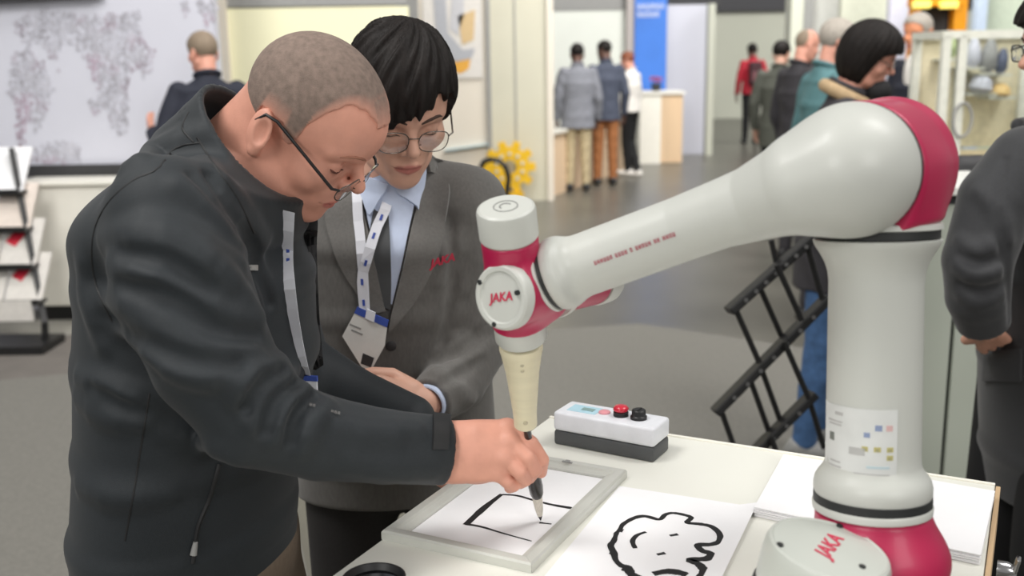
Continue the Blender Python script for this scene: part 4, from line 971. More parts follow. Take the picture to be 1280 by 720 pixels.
def hand_prims(s, wr, D, N, side, curl=.35, sc=1., k=.006, spread=.0):
    """palm, four jointed fingers and a thumb. D towards the fingers, N out of the back of the hand, side: +1 thumb along D x N"""
    D = unit(D); N = unit(N - D * np.dot(N, D)); S = np.cross(D, N) * side
    wr = np.asarray(wr, float)
    for u in (.026, .009, -.009, -.025): s.rc(wr + S * u * .55 * sc, wr + D * .088 * sc + S * u * sc, .0135 * sc, .0115 * sc, .012 * sc)
    for i, (u, ln) in enumerate(((.028, .070), (.0095, .079), (-.0095, .073), (-.027, .057))):
        p = wr + D * .09 * sc + S * u * sc; a = curl * .7 + .06 * i; pts = [p]; d0 = unit(D + S * spread * (u / .03))
        for f in (.45, .30, .25):
            d = d0 * math.cos(a) - N * math.sin(a); p = p + d * ln * f * sc; pts.append(p); a += curl * 1.1
        s.chain(pts, [.0098 * sc, .0088 * sc, .0078 * sc, .0064 * sc], .0025 * sc)
    b = wr + D * .022 * sc + S * .022 * sc; d1 = unit(D * .75 + S * .62 - N * .28); m1 = b + d1 * .042 * sc; d2 = unit(D * .95 + S * .1 - N * .35); m2 = m1 + d2 * .034 * sc; m3 = m2 + unit(D - N * .45 - S * .1) * .026 * sc
    s.chain([b, m1, m2, m3], [.0165 * sc, .0118 * sc, .0102 * sc, .0078 * sc], .008 * sc)
def trace(s, px, py, k0=.5):
    d = unit(ray(px, py)); k = k0
    for _ in range(80):
        e = float(s.val((CAM + d * k)[None])[0]); k += e * .9
        if e < 2e-4 or k > 9: break
    return CAM + d * k
def trace_many(s, pts, k0=.5):
    d = np.array([unit(ray(x, y)) for x, y in pts]); k = np.full(len(d), k0); best = np.full(len(d), 9.); bk = k.copy()
    for _ in range(60):
        e = s.val(CAM + d * k[:, None]).astype(float); u = e < best; best[u] = e[u]; bk[u] = k[u]
        k = k + np.where(e > 1e-4, e * .85, 0); 
        if (k > 9).all(): break
    p = CAM + d * bk[:, None]; e = .003; T4 = np.array([(1, -1, -1), (-1, -1, 1), (-1, 1, -1), (1, 1, 1)], float)
    g = sum(t * s.val(p + t * e)[:, None] for t in T4); g = g / np.maximum(1e-9, np.linalg.norm(g, axis=1))[:, None]
    return p, g
def densify(pts, n):
    pts = np.array(smooth_path([V(x, y) for x, y in pts], 8)) if len(pts) > 2 else np.array(pts, float)
    d = np.r_[0, np.cumsum(np.linalg.norm(np.diff(pts, axis=0), axis=1))]; t = np.linspace(0, d[-1], n)
    return np.stack([np.interp(t, d, pts[:, 0]), np.interp(t, d, pts[:, 1])], 1)
def patch(name, s, left, right, m, parent, nu=10, nv=16, lift=.002, th=.003, k0=.5, sub=None):
    """cloth piece lying on the shape s, between two outlines read off the photograph"""
    a, b = densify(left, nv), densify(right, nv); g = [(a[j] + (b[j] - a[j]) * i / (nu - 1)) for j in range(nv) for i in range(nu)]
    p, n = trace_many(s, g, k0); top = p + n * (lift + th); bot = p + n * (lift - .004); N = len(p); f = []
    for j in range(nv - 1):
        for i in range(nu - 1):
            q = j * nu + i; f += [(q, q + 1, q + nu + 1, q + nu), (N + q, N + q + nu, N + q + nu + 1, N + q + 1)]
    ed = list(range(nu)) + [j * nu + nu - 1 for j in range(1, nv)] + [(nv - 1) * nu + i for i in range(nu - 2, -1, -1)] + [j * nu for j in range(nv - 2, 0, -1)]
    for x, y in zip(ed, ed[1:] + ed[:1]): f.append((x, y, N + y, N + x))
    mb = MB(); mb.add(np.concatenate([top, bot]), f); return mb.build(name, m, parent, 50)
def line_on(name, s, pts, r, m, parent, n=24, lift=0., k0=.5):
    p, g = trace_many(s, densify(pts, n), k0); mb = MB(); mb.tube(list(p + g * lift), r, 6); return mb.build(name, m, parent, 60)
def fold(s, pts, r, out=.004, k=.02, op='+', n=8, k0=.5):
    """raised fold (+) or crease (-) along a line read off the photograph"""
    p, g = trace_many(s, densify(pts, n), k0); tp_ = np.clip(np.minimum(np.arange(n), np.arange(n)[::-1]) / 2., .15, 1)
    c = p - g * (r - out) if op == '+' else p + g * (r - out)
    s.chain(list(c), list(r * (.5 + .5 * tp_)), k, op)
    return s
def eye_parts(o, M, sc, parent, look=(1, 0, -.2), open_=True):
    for q in (-1, 1):
        c = o + M @ (V(.0742, q * .0325, .0105) * sc); d = unit(M @ V(*look))
        mb = MB(); B = basis(unit(M @ V(1, q * .1, -.1)))
        mb.lathe([(.0001, .0139 * sc), (.003 * sc, .0137 * sc), (.006 * sc, .0128 * sc), (.008 * sc, .0112 * sc)], c, B @ np.diag([1, 1, 1]), 14); e = mb.build('eye', m_white_eye, parent, 60)
        mb = MB(); mb.lathe([(.0001, .0146 * sc), (.003 * sc, .0143 * sc), (.0048 * sc, .0132 * sc)], c, basis(d), 12); mb.build('iris', m_iris, e, 60)
def onto(s, starts, ends, lift=0.):
    """first points of the shape s met on the way from starts to ends"""
    a, b = np.array(starts, float), np.array(ends, float); d = b - a; ln = np.linalg.norm(d, axis=1); d = d / ln[:, None]; k = np.zeros(len(a))
    for _ in range(40): k = np.minimum(k + np.maximum(s.val(a + d * k[:, None]), 0) * .8, ln)
    return a + d * (k - lift)[:, None]
def lash_lines(o, M, sc, parent, m, k=1., s=None):
    if s is None: s = SDF(); head_prims(s, o, M, sc)
    for q in (-1, 1):
        c = V(.0742, q * .0325, .0105); dd = [V(math.cos(e) * math.cos(a), q * math.cos(e) * math.sin(a), math.sin(e)) for a, e in ((-.9, -.30), (-.55, -.40), (-.15, -.45), (.25, -.45), (.65, -.40), (1.0, -.30), (1.2, -.22))]
        p = onto(s, [o + M @ ((c + v * .026) * sc) for v in dd], [o + M @ (c * sc) for v in dd])
        mb = MB(); mb.tube(list(p), [r * sc * k for r in (.0004, .0009, .0011, .0012, .0012, .001, .0004)], 6); mb.build('eyelashes', m, parent, 60)
def brow_parts(o, M, sc, parent, m, up=.0, r=.0028, s=None):
    if s is None: s = SDF(); head_prims(s, o, M, sc)
    for q in (-1, 1):
        pts = [(.14, q * y, z + up) for y, z in ((.012, .032), (.02, .0355), (.029, .0385), (.038, .0395), (.046, .037), (.053, .032))]
        p = onto(s, [o + M @ (V(*a) * sc) for a in pts], [o + M @ (V(.04, a[1] * .9, a[2]) * sc) for a in pts])
        mb = MB(); mb.tube(list(p), [r * f * sc for f in (.5, .9, 1, 1, .8, .4)], 8); mb.build('eyebrow', m, parent, 60)
def glasses(o, M, sc, parent, frame_m, x=.106, z=.004, w=.026, h=.018, r=.0011, temple_m=None, tr=.0018, hinge_y=.066, ear=(-.012, .083, .03), rim='full', gap=.033):
    T = lambda *p: o + M @ (V(*p) * sc)
    first = None
    mb = MB()
    for q in (-1, 1):
        pts = []
        for a in np.linspace(0, 2 * math.pi, 29)[:-1]:
            ca, sa = math.cos(a), math.sin(a); e = 2.6
            pts.append(T(x - .006 * (abs(ca) ** 2) * (1 if ca * q > 0 else 0), q * gap + w * math.copysign(abs(ca) ** (2 / e), ca), z + h * math.copysign(abs(sa) ** (2 / e), sa)))
        mb.tube(pts, r * sc, 6, closed=True)
        g = MB(); c = sum(pts) / len(pts); n = len(pts); nx = M @ V(1, 0, 0) * .0006
        g.add([c + nx, c - nx] + [p + nx for p in pts] + [p - nx for p in pts], [(0, 2 + i, 2 + (i + 1) % n) for i in range(n)] + [(1, 2 + n + (i + 1) % n, 2 + n + i) for i in range(n)] + [(2 + i, 2 + n + i, 2 + n + (i + 1) % n, 2 + (i + 1) % n) for i in range(n)])
        (lens_list := globals().setdefault('_lenses', [])).append(g)
    mb.tube([T(x, -gap + w, z + h * .35), T(x + .004, 0, z + h * .5), T(x, gap - w, z + h * .35)], r * sc, 6)
    for q in (-1, 1):
        mb.tube([T(x + .002, q * .012, z - .004), T(x - .004, q * .0085, z - .008)], r * .8 * sc, 6)
    gl = mb.build('glasses', frame_m, parent, 60)
    for g in _lenses[-2:]: g.build('lens', m_lens, gl, 30)
    for q in (-1, 1):
        mb = MB(); mb.tube([T(x - .005, q * (gap + w), z + h * .35), T(x - .012, q * hinge_y, z + h * .4), T(ear[0] + .012, q * ear[1], ear[2]), T(ear[0] - .004, q * ear[1], ear[2] - .003), T(ear[0] - .012, q * (ear[1] - .003), ear[2] - .02)], [tr * .8 * sc, tr * sc, tr * sc, tr * sc, tr * .8 * sc], 8); mb.build('temple', temple_m or frame_m, gl, 60)
    return gl

# ---------------------------------------------------------------- a standing figure (background visitors)
def lerp_fn(xs, zs): return lambda x: np.interp(x, xs, zs)
SHORT = lambda x, y: np.interp(x, (-.09, -.035, -.028, .012, .02, .035, .055, .085, .11), (-.05, -.045, .02, .02, -.012, .0, .06, .082, .082))
BALD = lambda x, y: np.interp(x, (-.12, -.06, -.04, -.02), (-.05, -.03, .03, .3))
LONG = lambda x, y: np.interp(x, (-.11, -.02, .02, .045, .06, .085, .11), (-.17, -.17, -.09, -.02, .05, .06, .06))
def figure(label, px, Y, H, yaw, m_top, m_leg, skin=None, hair=m_hairb, style=SHORT, hem=.84, head=(0, .1, 0), arms=None, legs=None, h=.011, hh=.0065, shoe=None, group=None, shirt=None, bulk=1., x=None, hthick=.012, lean=0., extra=None, hextra=None, cx=0.):
    skin = skin or m_skin2; shoe = shoe or m_black; f = H / 1.75; yaw = math.radians(yaw); R = rotz(yaw)
    b = V(P(px, 100, Y)[0] if x is None else x, Y, 0); t = thing('person', b, label, 'person', group)
    def T(x_, y_, z_):
        q = V(x_, y_, z_)
        if lean and z_ > .95: q = V(0, 0, .95) + roty(lean) @ (q - V(0, 0, .95))
        return b + R @ (q * f)
    F, L_ = R @ V(1, 0, 0), R @ V(0, 1, 0)
    arms = arms or {}; A = {}
    for q, nm in ((1, 'left'), (-1, 'right')):
        A[q] = arms.get(nm, ((-.03, q * .245, 1.12), (.06, q * .25, .87)))
    LG = legs or (((.0, .09, .5), (0, .1, .09)), ((.0, -.09, .5), (0, -.1, .09)))
    o = T(.035, 0, 1.62); M = R @ rotz(head[0]) @ roty(head[1] + lean) @ rotx(head[2]); sc = f * 1.0
    # body: head + neck, hands, and the trunk and limbs under the clothes
    s = SDF(); head_prims(s, o, M, sc); s.rc(o + M @ V(-.02, 0, -.04) * sc, T(-.01, 0, 1.45), .049 * f, .056 * f, .02)
    parts = []; v, fc = s.mesh(hh); parts.append((v, fc, head_mats(o, M, sc)))
    s2 = SDF()
    for q in (1, -1):
        e, w_ = A[q]; E, W_ = T(*e), T(*w_); D = unit(W_ - E); N = unit(L_ * q + F * .15)
        if len(arms.get('N', ())): N = R @ V(*arms['N'])
        hand_prims(s2, W_, D, N, q, .3, f)
        s2.rc(W_ - D * .06, W_ + D * .01, .028 * f, .025 * f, .012)
    v, fc = s2.mesh(min(hh, .0055)); parts.append((v, fc, 0))
    s3 = SDF(); s3.loft([(T(0, 0, .9), .13 * f, .09 * f, L_, F), (T(0, 0, 1.1), .13 * f, .085 * f, L_, F), (T(0, 0, 1.4), .14 * f, .075 * f, L_, F), (T(-.01, 0, 1.47), .055 * f, .055 * f, L_, F)])
    for q in (1, -1):
        e, w_ = A[q]; s3.chain([T(-.01, q * .165, 1.4), T(*e), T(*w_)], [.04 * f, .034 * f, .024 * f], .02)
        k, a = LG[0 if q > 0 else 1]; s3.chain([T(0, q * .08, .9), T(*k), T(*a)], [.065 * f, .045 * f, .032 * f], .02)
    v, fc = s3.mesh(.016); parts.append((v, fc, 0))
    body_obj(parts, skin, (184, 112, 102) if skin is not m_skin4 else (104, 66, 58), t)
    hs = hair_sdf(o, M, sc, hthick, style, strands=.002 if hthick > .008 else 0, extra=hextra); soft('hair', hs, hh, hair, t)
    # jacket
    s = SDF(); g = bulk
    st_ = [(T(0, 0, hem), .19 * f * g, .135 * f * g, L_, F)]
    if hem < .8: st_.append((T(0, 0, .9), .185 * f * g, .13 * f * g, L_, F))
    st_ += [(T(0, 0, 1.08), .168 * f * g, .118 * f * g, L_, F), (T(-.005, 0, 1.29), .188 * f * g, .125 * f * g, L_, F), (T(-.012, 0, 1.415), .165 * f * g, .09 * f * g, L_, F), (T(-.012, 0, 1.485), .076 * f, .07 * f, L_, F)]
    s.loft(st_, .02)
    for q in (1, -1):
        e, w_ = A[q]; E, W_ = T(*e), T(*w_); s.chain([T(-.012, q * .168, 1.41), (T(-.012, q * .18, 1.395) + E) / 2, E, (E + W_) / 2, W_ - unit(W_ - E) * .01], [.062 * f * g, .06 * f * g, .053 * f * g, .047 * f * g, .041 * f * g], .03)
        s.cyl(W_ - unit(W_ - E) * .012, W_ + unit(W_ - E) * .03, .03 * f, .003, .003, '-')
    s.plane(T(0, 0, hem + .0), V(0, 0, -1), .006)
    ph = random.Random(int(px)).random() * 6
    s.disp = lambda p: (.0035 * np.sin(p[:, 2] * 38 + 3 * np.sin(p[:, 0] * 14 + ph) + 2 * np.sin(p[:, 1] * 17)) * np.sin(p[:, 0] * 21 + p[:, 1] * 13 + ph)).astype(np.float32)
    jk = soft('jacket' if shirt is not False else 'top', s, h, m_top, t)
    cs = SDF(); ring = [T(-.012 + .064 * math.cos(a), .07 * math.sin(a), 1.505 - .022 * math.cos(a)) for a in np.linspace(.5, 2 * math.pi - .5, 14)]
    cs.chain(ring, [.013 * f] * 14, .01); soft('collar', cs, max(.006, h * .7), m_top, jk)
    if shirt:
        s = SDF(); s.ell(T(.09, 0, 1.38), (.034 * f, .05 * f, .12 * f), R, .01); s.ell(T(.02, 0, 1.46), (.062 * f, .06 * f, .03 * f), R, .02); soft('shirt', s, max(.006, h * .7), shirt, t)
    # trousers and shoes
    s = SDF(); s.ell(T(0, 0, .9), (.115 * f, .15 * f, .12 * f), R, .02)
    for q in (1, -1):
        k, a = LG[0 if q > 0 else 1]; s.chain([T(0, q * .085, .88), T(*k), T(*a)], [.088 * f, .066 * f, .05 * f], .03)
    s.disp = lambda p: (.003 * np.sin(p[:, 2] * 45 + 2 * np.sin(p[:, 0] * 20 + ph)) * np.sin(p[:, 0] * 25 + ph)).astype(np.float32)
    soft('trousers', s, h, m_leg, t)
    for q in (1, -1):
        k, a = LG[0 if q > 0 else 1]; s = SDF(); az = a[2] - .09
        s.ell(T(a[0] + .05, a[1], .045 + az), (.13 * f, .046 * f, .045 * f), R @ roty(-.05), .02); s.ball(T(a[0] - .02, a[1], .06 + az), .048 * f, .02); s.plane(T(0, 0, az + .004), V(0, 0, -1)); soft('shoe', s, max(.007, h * .8), shoe, t)
    if extra: extra(t, T, R, f, o, M, sc)
    return t
# ================================================================ THE MAN IN THE BLACK JACKET (left)
m_jack = mat('charcoal_softshell', (37, 42, 46), .62, var=.08, scale=300, bump=.12, bscale=900, sheen=.08, spec=.35)
m_jack2 = mat('jacket_dark_trim', (28, 29, 31), .6, var=.1)
m_inner = mat('black_knit', (22, 22, 24), .8, var=.1)
m_khaki = mat('khaki_trousers', (112, 98, 84), .8, var=.08, scale=120)
m_lany = mat('lanyard_white', (226, 228, 236), .5, var=.02)
m_lprint = mat('lanyard_blue', (60, 84, 168), .5)
HB = P(228, 560, 1.37); hb = V(HB[0], HB[1], 0)
t = thing('person', hb, 'man with cropped grey hair in a charcoal jacket, bending to paint with the brush', 'person')
MAN = t
F = V(math.cos(-.2), math.sin(-.2), 0); L_ = V(-F[1], F[0], 0)
HO = P(371, 154, 1.36); HM = rotz(math.radians(-8)) @ roty(math.radians(41.5)) @ rotx(math.radians(14)); HS = .985
CR, FRt, CXX = -.002, .010, .0
NB = P(296, 232, 1.37)
# hand on the brush
def q3(*a): return [P(*i) for i in a]
sh = SDF()
Wr = P(553, 565, 1.188)
mc = q3((634, 536, 1.193), (637, 552, 1.178), (632, 572, 1.17), (622, 589, 1.172))
for i, p in enumerate(mc):
    o_ = P(557, 545 + 13 * i, 1.19 - .003 * i); sh.chain([o_, o_ * .5 + p * .5 + V(0, -.004, .001), p], [.0165, .015, .0118], .014)
sh.ell(P(596, 570, 1.196), (.038, .02, .036), I3, .02)
sh.chain([mc[0]] + q3((663, 555, 1.18), (677, 575, 1.182), (676, 590, 1.19)), [.0118, .0104, .0092, .0076], .0035)
sh.chain([mc[1]] + q3((659, 572, 1.165), (668, 587, 1.172), (662, 597, 1.184)), [.0118, .0102, .0092, .0076], .0035)
sh.chain([mc[2]] + q3((650, 590, 1.16), (657, 599, 1.168), (650, 604, 1.182)), [.0112, .0096, .0086, .0072], .0035)
sh.chain([mc[3]] + q3((635, 602, 1.166), (642, 607, 1.172), (637, 610, 1.182)), [.0104, .0088, .0078, .0066], .0035)
sh.chain(q3((578, 560, 1.205), (615, 548, 1.224), (640, 540, 1.23), (653, 532, 1.216)), [.019, .0135, .0112, .0084], .008)
for a, b in zip(mc, q3((663, 555, 1.18), (659, 572, 1.165), (650, 590, 1.16), (635, 602, 1.166))): sh.ball(a + V(0, -.003, .002), .0105, .006)
sh.chain([P(470, 560, 1.165), P(520, 563, 1.178), P(560, 566, 1.188)], [.036, .031, .029], .02)
parts = [(*sh.mesh(.0019), 0)]
# head and neck
s = SDF(); head_prims(s, HO, HM, HS, 1.04, crown=CR, front=FRt, cx=CXX)
s.chain([HO + HM @ V(-.026, 0, -.03), HO + HM @ V(-.038, 0, -.09), NB], [.058, .058, .064], .025)
s.rc(HO + HM @ V(.02, 0, -.08), NB + F * .03, .035, .05, .03)
parts.append((*s.mesh(.0024), head_mats(HO, HM, HS))); HEAD = s
# other hand resting on the table edge
s = SDF(); Wl = P(512, 528, 1.46); hand_prims(s, Wl, P(566, 552, 1.43) - Wl, V(-.2, -.2, 1), 1, .35, 1.05); s.rc(P(470, 505, 1.49), Wl, .034, .028, .01)
parts.append((*s.mesh(.0035), 0))
# trunk and limbs under the clothes
st_t = [((240, 720, 1.37), .195, .138), ((236, 640, 1.37), .195, .142), ((244, 540, 1.365), .19, .145), ((251, 440, 1.36), .19, .152), ((252, 350, 1.36), .19, .144), ((258, 285, 1.36), .178, .116), ((276, 235, 1.365), .12, .088)]
ARM = [((212, 272, 1.185), 78), ((226, 350, 1.155), 84), ((266, 448, 1.13), 76), ((318, 522, 1.12), 62), ((400, 547, 1.14), 53), ((480, 558, 1.163), 46), ((553, 563, 1.186), 43)]
LARM = [((318, 292, 1.53), 62), ((340, 380, 1.53), 52), ((368, 455, 1.51), 44), ((436, 497, 1.49), 40), ((512, 526, 1.46), 33)]
legs = []
for q, dx in ((1, .05), (-1, -.06)):
    legs.append((hb + L_ * q * .1 + V(0, 0, .9), hb + L_ * q * .12 + F * (dx + .03) + V(0, 0, .5), hb + L_ * q * .14 + F * dx + V(0, 0, .09)))
s = SDF(); s.loft([(P(*c), a * .8, b * .8, L_, F) for c, a, b in st_t])
for A in (ARM, LARM): s.chain([P(*c) for c, _ in A], [rp(P(*c), r) * .62 for c, r in A], .02)
for a, b, c in legs: s.chain([a, b, c], [.085, .055, .04], .02)
parts.append((*s.mesh(.012), 0))
body_obj(parts, m_skin, (204, 122, 112), t)
# hair: cropped, receding at the temples
def buzz(x, y):
    z = np.interp(x, (-.1, -.07, -.04, -.03, .006, .012, .024, .030, .04, .055, .07, .115), (-.052, -.05, -.045, .026, .03, .006, .006, .026, .052, .078, .088, .088))
    return z + np.where(x > .03, np.clip(np.abs(y) - .022, 0, .03) * .75, 0) - .006 * (x > .07) * (np.abs(y) < .02)
hs = hair_sdf(HO, HM, HS, .0022, buzz, crown=CR, front=FRt, cx=CXX, fringe=.0015); ho_ = soft('hair', hs, .0024, m_buzz, t); add_fade(ho_, hs.cut, .022)
brow_parts(HO, HM, HS, t, mat('eyebrow_fair', (162, 112, 92), .8), r=.0022, s=HEAD)
lash_lines(HO, HM, HS, t, mat('lash_brown', (104, 62, 52), .7), 1.4, HEAD)
glasses(HO, HM, HS, t, m_wire, x=.112, z=-.006, w=.025, h=.0155, r=.0009, temple_m=m_black, tr=.0022, hinge_y=.068, ear=(-.012, .084, .031))
# ---- jacket
s = SDF(); s.loft([(P(*c), a, b, L_, F) for c, a, b in st_t], .02)
s.chain([P(*c) for c, _ in LARM], [rp(P(*c), r) for c, r in LARM], .035, kk=.004)
s.ell(P(250, 262, 1.36), (.15, .2, .075), rotz(-.2) @ roty(-.35), .05)
s.chain([P(*c) for c, _ in ARM], [rp(P(*c), r) for c, r in ARM], .028, kk=.004)
# stand collar
fv = unit(P(370, 247, 1.36) - P(262, 130, 1.36)); c0, c1 = P(266, 232, 1.362), P(320, 177, 1.355)
s.loft([(c0, .104, .1, L_, fv), (c0 * .45 + c1 * .55, .092, .096, L_, fv), (c1 + (c1 - c0) * .35, .089, .096, L_, fv)], .014, kk=.004)
cn_ = unit(np.cross(fv, L_)); cn_ = cn_ if cn_[2] > 0 else -cn_
sp = SDF(); sp.ops = list(s.ops)
s.ops.append((lambda p, c=c1.astype(np.float32), n=cn_.astype(np.float32), a=c0.astype(np.float32): np.where(np.sqrt((((p - a) - ((p - a) @ n)[:, None] * n) ** 2).sum(1)) < .15, (p - c) @ n, -.05).astype(np.float32), .003, '^'))
s.loft([(c0 + (c1 - c0) * .1, .074, .075, L_, fv), (c0 * .45 + c1 * .55, .083, .087, L_, fv), (c1 + (c1 - c0) * .8, .081, .088, L_, fv)], .004, '-')
# front opening with the lanyard in it
s.chain([P(366, 250, 1.26), P(360, 330, 1.215), P(368, 410, 1.2), P(388, 480, 1.2)], [.016, .017, .012, .008], .006, '-')
for we in (W_ for W_ in (P(553, 563, 1.186),)):
    dd = unit(P(553, 563, 1.186) - P(480, 558, 1.163)); s.plane  # cuff opening
    s.cyl(we - dd * .02 + dd * .03, we + dd * .09, .037, .003, .003, '-')
    s.ops.append((lambda p, c=(we + dd * .004).astype(np.float32), n=dd.astype(np.float32): np.where(np.sqrt(((p - c) ** 2).sum(1)) < .09, (p - c) @ n, -.05).astype(np.float32), .003, '^'))
s.plane(P(236, 716, 1.37), V(0, 0, -1), .008)
# folds of the softshell, raised and creased
for pts, r, out in (([(128, 300), (180, 286), (240, 296), (300, 330)], .013, .004), ([(150, 412), (205, 436), (262, 462), (306, 486)], .013, .005), ([(104, 330), (112, 380), (128, 430)], .012, .004), ([(250, 330), (296, 362), (322, 392)], .012, .005), ([(270, 245), (300, 285), (326, 345)], .010, .005), ([(205, 540), (250, 552), (290, 575)], .012, .003), ([(100, 610), (150, 625), (210, 620)], .012, .003), ([(140, 330), (200, 345), (262, 388), (318, 400)], .016, .006), ([(132, 372), (190, 398), (250, 430), (312, 438)], .015, .006), ([(168, 300), (235, 312), (290, 345)], .016, .005),
                    ([(228, 232), (270, 262), (318, 322)], .014, .006), ([(254, 200), (290, 240), (330, 300)], .012, .005), ([(182, 440), (236, 470), (300, 470)], .014, .005),
                    ([(296, 500), (322, 470), (352, 452)], .012, .007), ([(318, 530), (338, 490), (366, 466)], .012, .007), ([(345, 548), (356, 510), (380, 486)], .011, .006), ([(380, 560), (392, 530), (408, 505)], .010, .005),
                    ([(160, 205), (205, 182), (246, 168)], .014, .005), ([(100, 470), (150, 492), (182, 520)], .014, .005), ([(98, 500), (130, 520), (170, 530)], .012, .004), ([(440, 580), (490, 588), (540, 590)], .012, .003), ([(430, 530), (470, 540), (520, 536)], .010, .003)):
    fold(s, pts, r, out * 1.45)
for pts, r, out in (([(150, 356), (215, 372), (275, 412), (320, 420)], .011, .006), ([(152, 318), (205, 328), (262, 358)], .010, .005), ([(160, 420), (230, 450), (300, 456)], .010, .005), ([(242, 218), (285, 258), (325, 318)], .010, .007), ([(262, 218), (300, 270), (322, 322), (338, 380)], .009, .008),
                    ([(308, 512), (332, 480), (358, 462)], .008, .008), ([(332, 540), (348, 500), (374, 478)], .008, .008), ([(362, 552), (372, 520), (394, 494)], .007, .006), ([(112, 486), (150, 508), (180, 516)], .009, .005)):
    fold(s, pts, r, out * 1.3, .012, '-')
JK = s
jk = soft('jacket', s, .0042, m_jack, t)
for pts in ([(250, 178), (218, 186), (196, 212), (165, 226), (133, 256), (116, 296), (118, 350), (140, 402)], [(242, 178), (228, 160), (236, 140)], [(187, 492), (176, 560), (166, 622), (156, 676)], [(246, 172), (268, 206), (296, 246), (318, 292)]):
    line_on('seam', s, pts, .0016, m_jack2, jk, 30, -.0006)
zp = line_on('pocket_zip', s, [(274, 580), (262, 622), (247, 660), (241, 704)], .0032, m_jack2, jk, 24, .0003)
mb = MB(); q, g = trace_many(s, [(243, 676), (240, 692)]); mb.tube([q[0] + g[0] * .004, q[1] + g[1] * .005], [.003, .0045], 8); mb.build('zip_pull', m_greyp, zp, 60)
patch('cuff_tab', s, [(541, 519), (540, 562)], [(562, 521), (559, 562)], m_jack2, jk, 6, 8, .001, .003)
TS = SDF(); TS.loft([(P(*c), a * .965, b * .965, L_, F) for c, a, b in st_t], .02)
patch('inner_shirt_strip', TS, [(377, 268), (374, 330), (378, 400), (391, 462)], [(394, 268), (393, 330), (396, 400), (401, 455)], m_inner, jk, 6, 20, .001, .003)  # strip added for the black shirt showing in the jacket opening
patch('chest_tag', s, [(313, 331), (313, 338)], [(322, 331), (322, 338)], m_greyp, jk, 4, 4, .0005, .001)
# faint reflective print on the sleeve
g_, n_ = trace_many(s, [(386, 508), (432, 522)]); gx = unit(g_[1] - g_[0]); nn = unit(n_[0] + n_[1]); gy = unit(np.cross(nn, gx)); mb = MB()
glyphs(mb, g_[0] + nn * .0035, np.stack([gx, gy, np.cross(gx, gy)], 1), .0045, (5, 4), seed=3); mb.build('sleeve_print', mat('print_grey', (120, 118, 116), .5), jk)
# inner shirt and lanyard
s0_ = s
s = SDF(); s.loft([(P(*c), a * .9, b * .9, L_, F) for c, a, b in st_t[2:]], .02); s.loft([(c0 - cn_ * .03, .07, .07, L_, fv), (c0 + cn_ * .005, .068, .07, L_, fv)], .01)
soft('inner_shirt', s, .006, m_inner, t)
lp = [p - V(0, .013, 0) for p in trace_many(s0_, densify([(362, 262), (360, 310), (362, 350), (369, 400), (378, 440), (386, 466)], 18))[0]]
mb = MB(); mb.ribbon(lp, list(np.interp(np.linspace(0, 1, 18), (0, .4, .7, 1), (.019, .0195, .017, .011))), [V(-.1, -1, .1)] * 18, .0012); ln = mb.build('lanyard', m_lany, t)
for f_ in (.28, .34): 
    mb = MB(); c_ = lp[int(f_ * 17)] + V(0, -.0008, 0); mb.box(c_ + V(.003, -.0018, 0), (.004, .001, .006)); mb.build('lanyard_print', m_lprint, ln)
mb = MB(); q = lp[-1] + V(.002, -.004, -.013); mb.box(q, (.026, .003, .026), rotz(-.2), .001); bd_ = mb.build('badge', m_lany, t)
mb = MB(); mb.box(q + V(0, -.001, .011), (.027, .004, .007), rotz(-.2)); mb.build('badge_clip', m_lprint, bd_)
# trousers, belt, shoes
s = SDF(); s.ell(hb + V(0, 0, .9), (.14, .19, .14), rotz(-.2), .02)
for a, b, c in legs: s.chain([a - V(0, 0, .02), b, c], [.105, .078, .058], .03)
soft('trousers', s, .009, m_khaki, t)
for a, b, c in legs:
    s = SDF(); s.ell(c * V(1, 1, 0) + F * .06 + V(0, 0, .045), (.14, .05, .045), rotz(-.2), .02); s.ball(c * V(1, 1, 0) - F * .02 + V(0, 0, .06), .05, .02); s.plane(V(0, 0, .004), V(0, 0, -1)); soft('shoe', s, .008, m_black, t)
# ================================================================ THE YOUNG MAN IN THE GREY SUIT
m_suit = mat('grey_suit_wool', (104, 102, 99), .85, var=.1, scale=240, bump=.1, bscale=900, stretch=(1, 1, .3), sheen=.2)
m_suit2 = mat('grey_suit_lapel', (110, 108, 105), .85, var=.1, scale=240, bump=.1, bscale=900, sheen=.2)
m_shirt = mat('pale_blue_shirt', (196, 208, 232), .7, var=.03, scale=80)
m_tie = mat('dark_grey_tie', (70, 72, 74), .6, var=.1)
m_trou = mat('dark_suit_trousers', (44, 42, 42), .85, var=.1, scale=200)
YB = P(497, 560, 1.80); yb = V(YB[0], 1.83, 0)
t = thing('person', yb, 'young man with black fringe and glasses in a grey suit with lanyard, hands clasped', 'person')
a_ = math.radians(-82); F = V(math.cos(a_), math.sin(a_), 0); L_ = V(-F[1], F[0], 0)
YO = P(497, 133, 1.70); YM = rotz(math.radians(-70)) @ roty(math.radians(31)) @ rotx(math.radians(0)); YS = .985
NBy = P(492, 232, 1.77)
s = SDF(); head_prims(s, YO, YM, YS, .9)
s.chain([YO + YM @ V(-.025, 0, -.04), NBy], [.05, .056], .02); HY = s
parts = [(*s.mesh(.003), head_mats(YO, YM, YS))]
s = SDF(); wl, wr_ = P(530, 503, 1.60), P(400, 492, 1.64)
hand_prims(s, wl, P(488, 497, 1.555) - wl, V(.2, -.75, .6), 1, .5, .95)
hand_prims(s, wr_, P(440, 505, 1.60) - wr_, V(-.2, -.7, .5), -1, .9, .95)
s.rc(P(553, 492, 1.655), wl, .024, .025, .01); s.rc(P(385, 488, 1.68), wr_, .03, .026, .01)
parts.append((*s.mesh(.0032), 0))
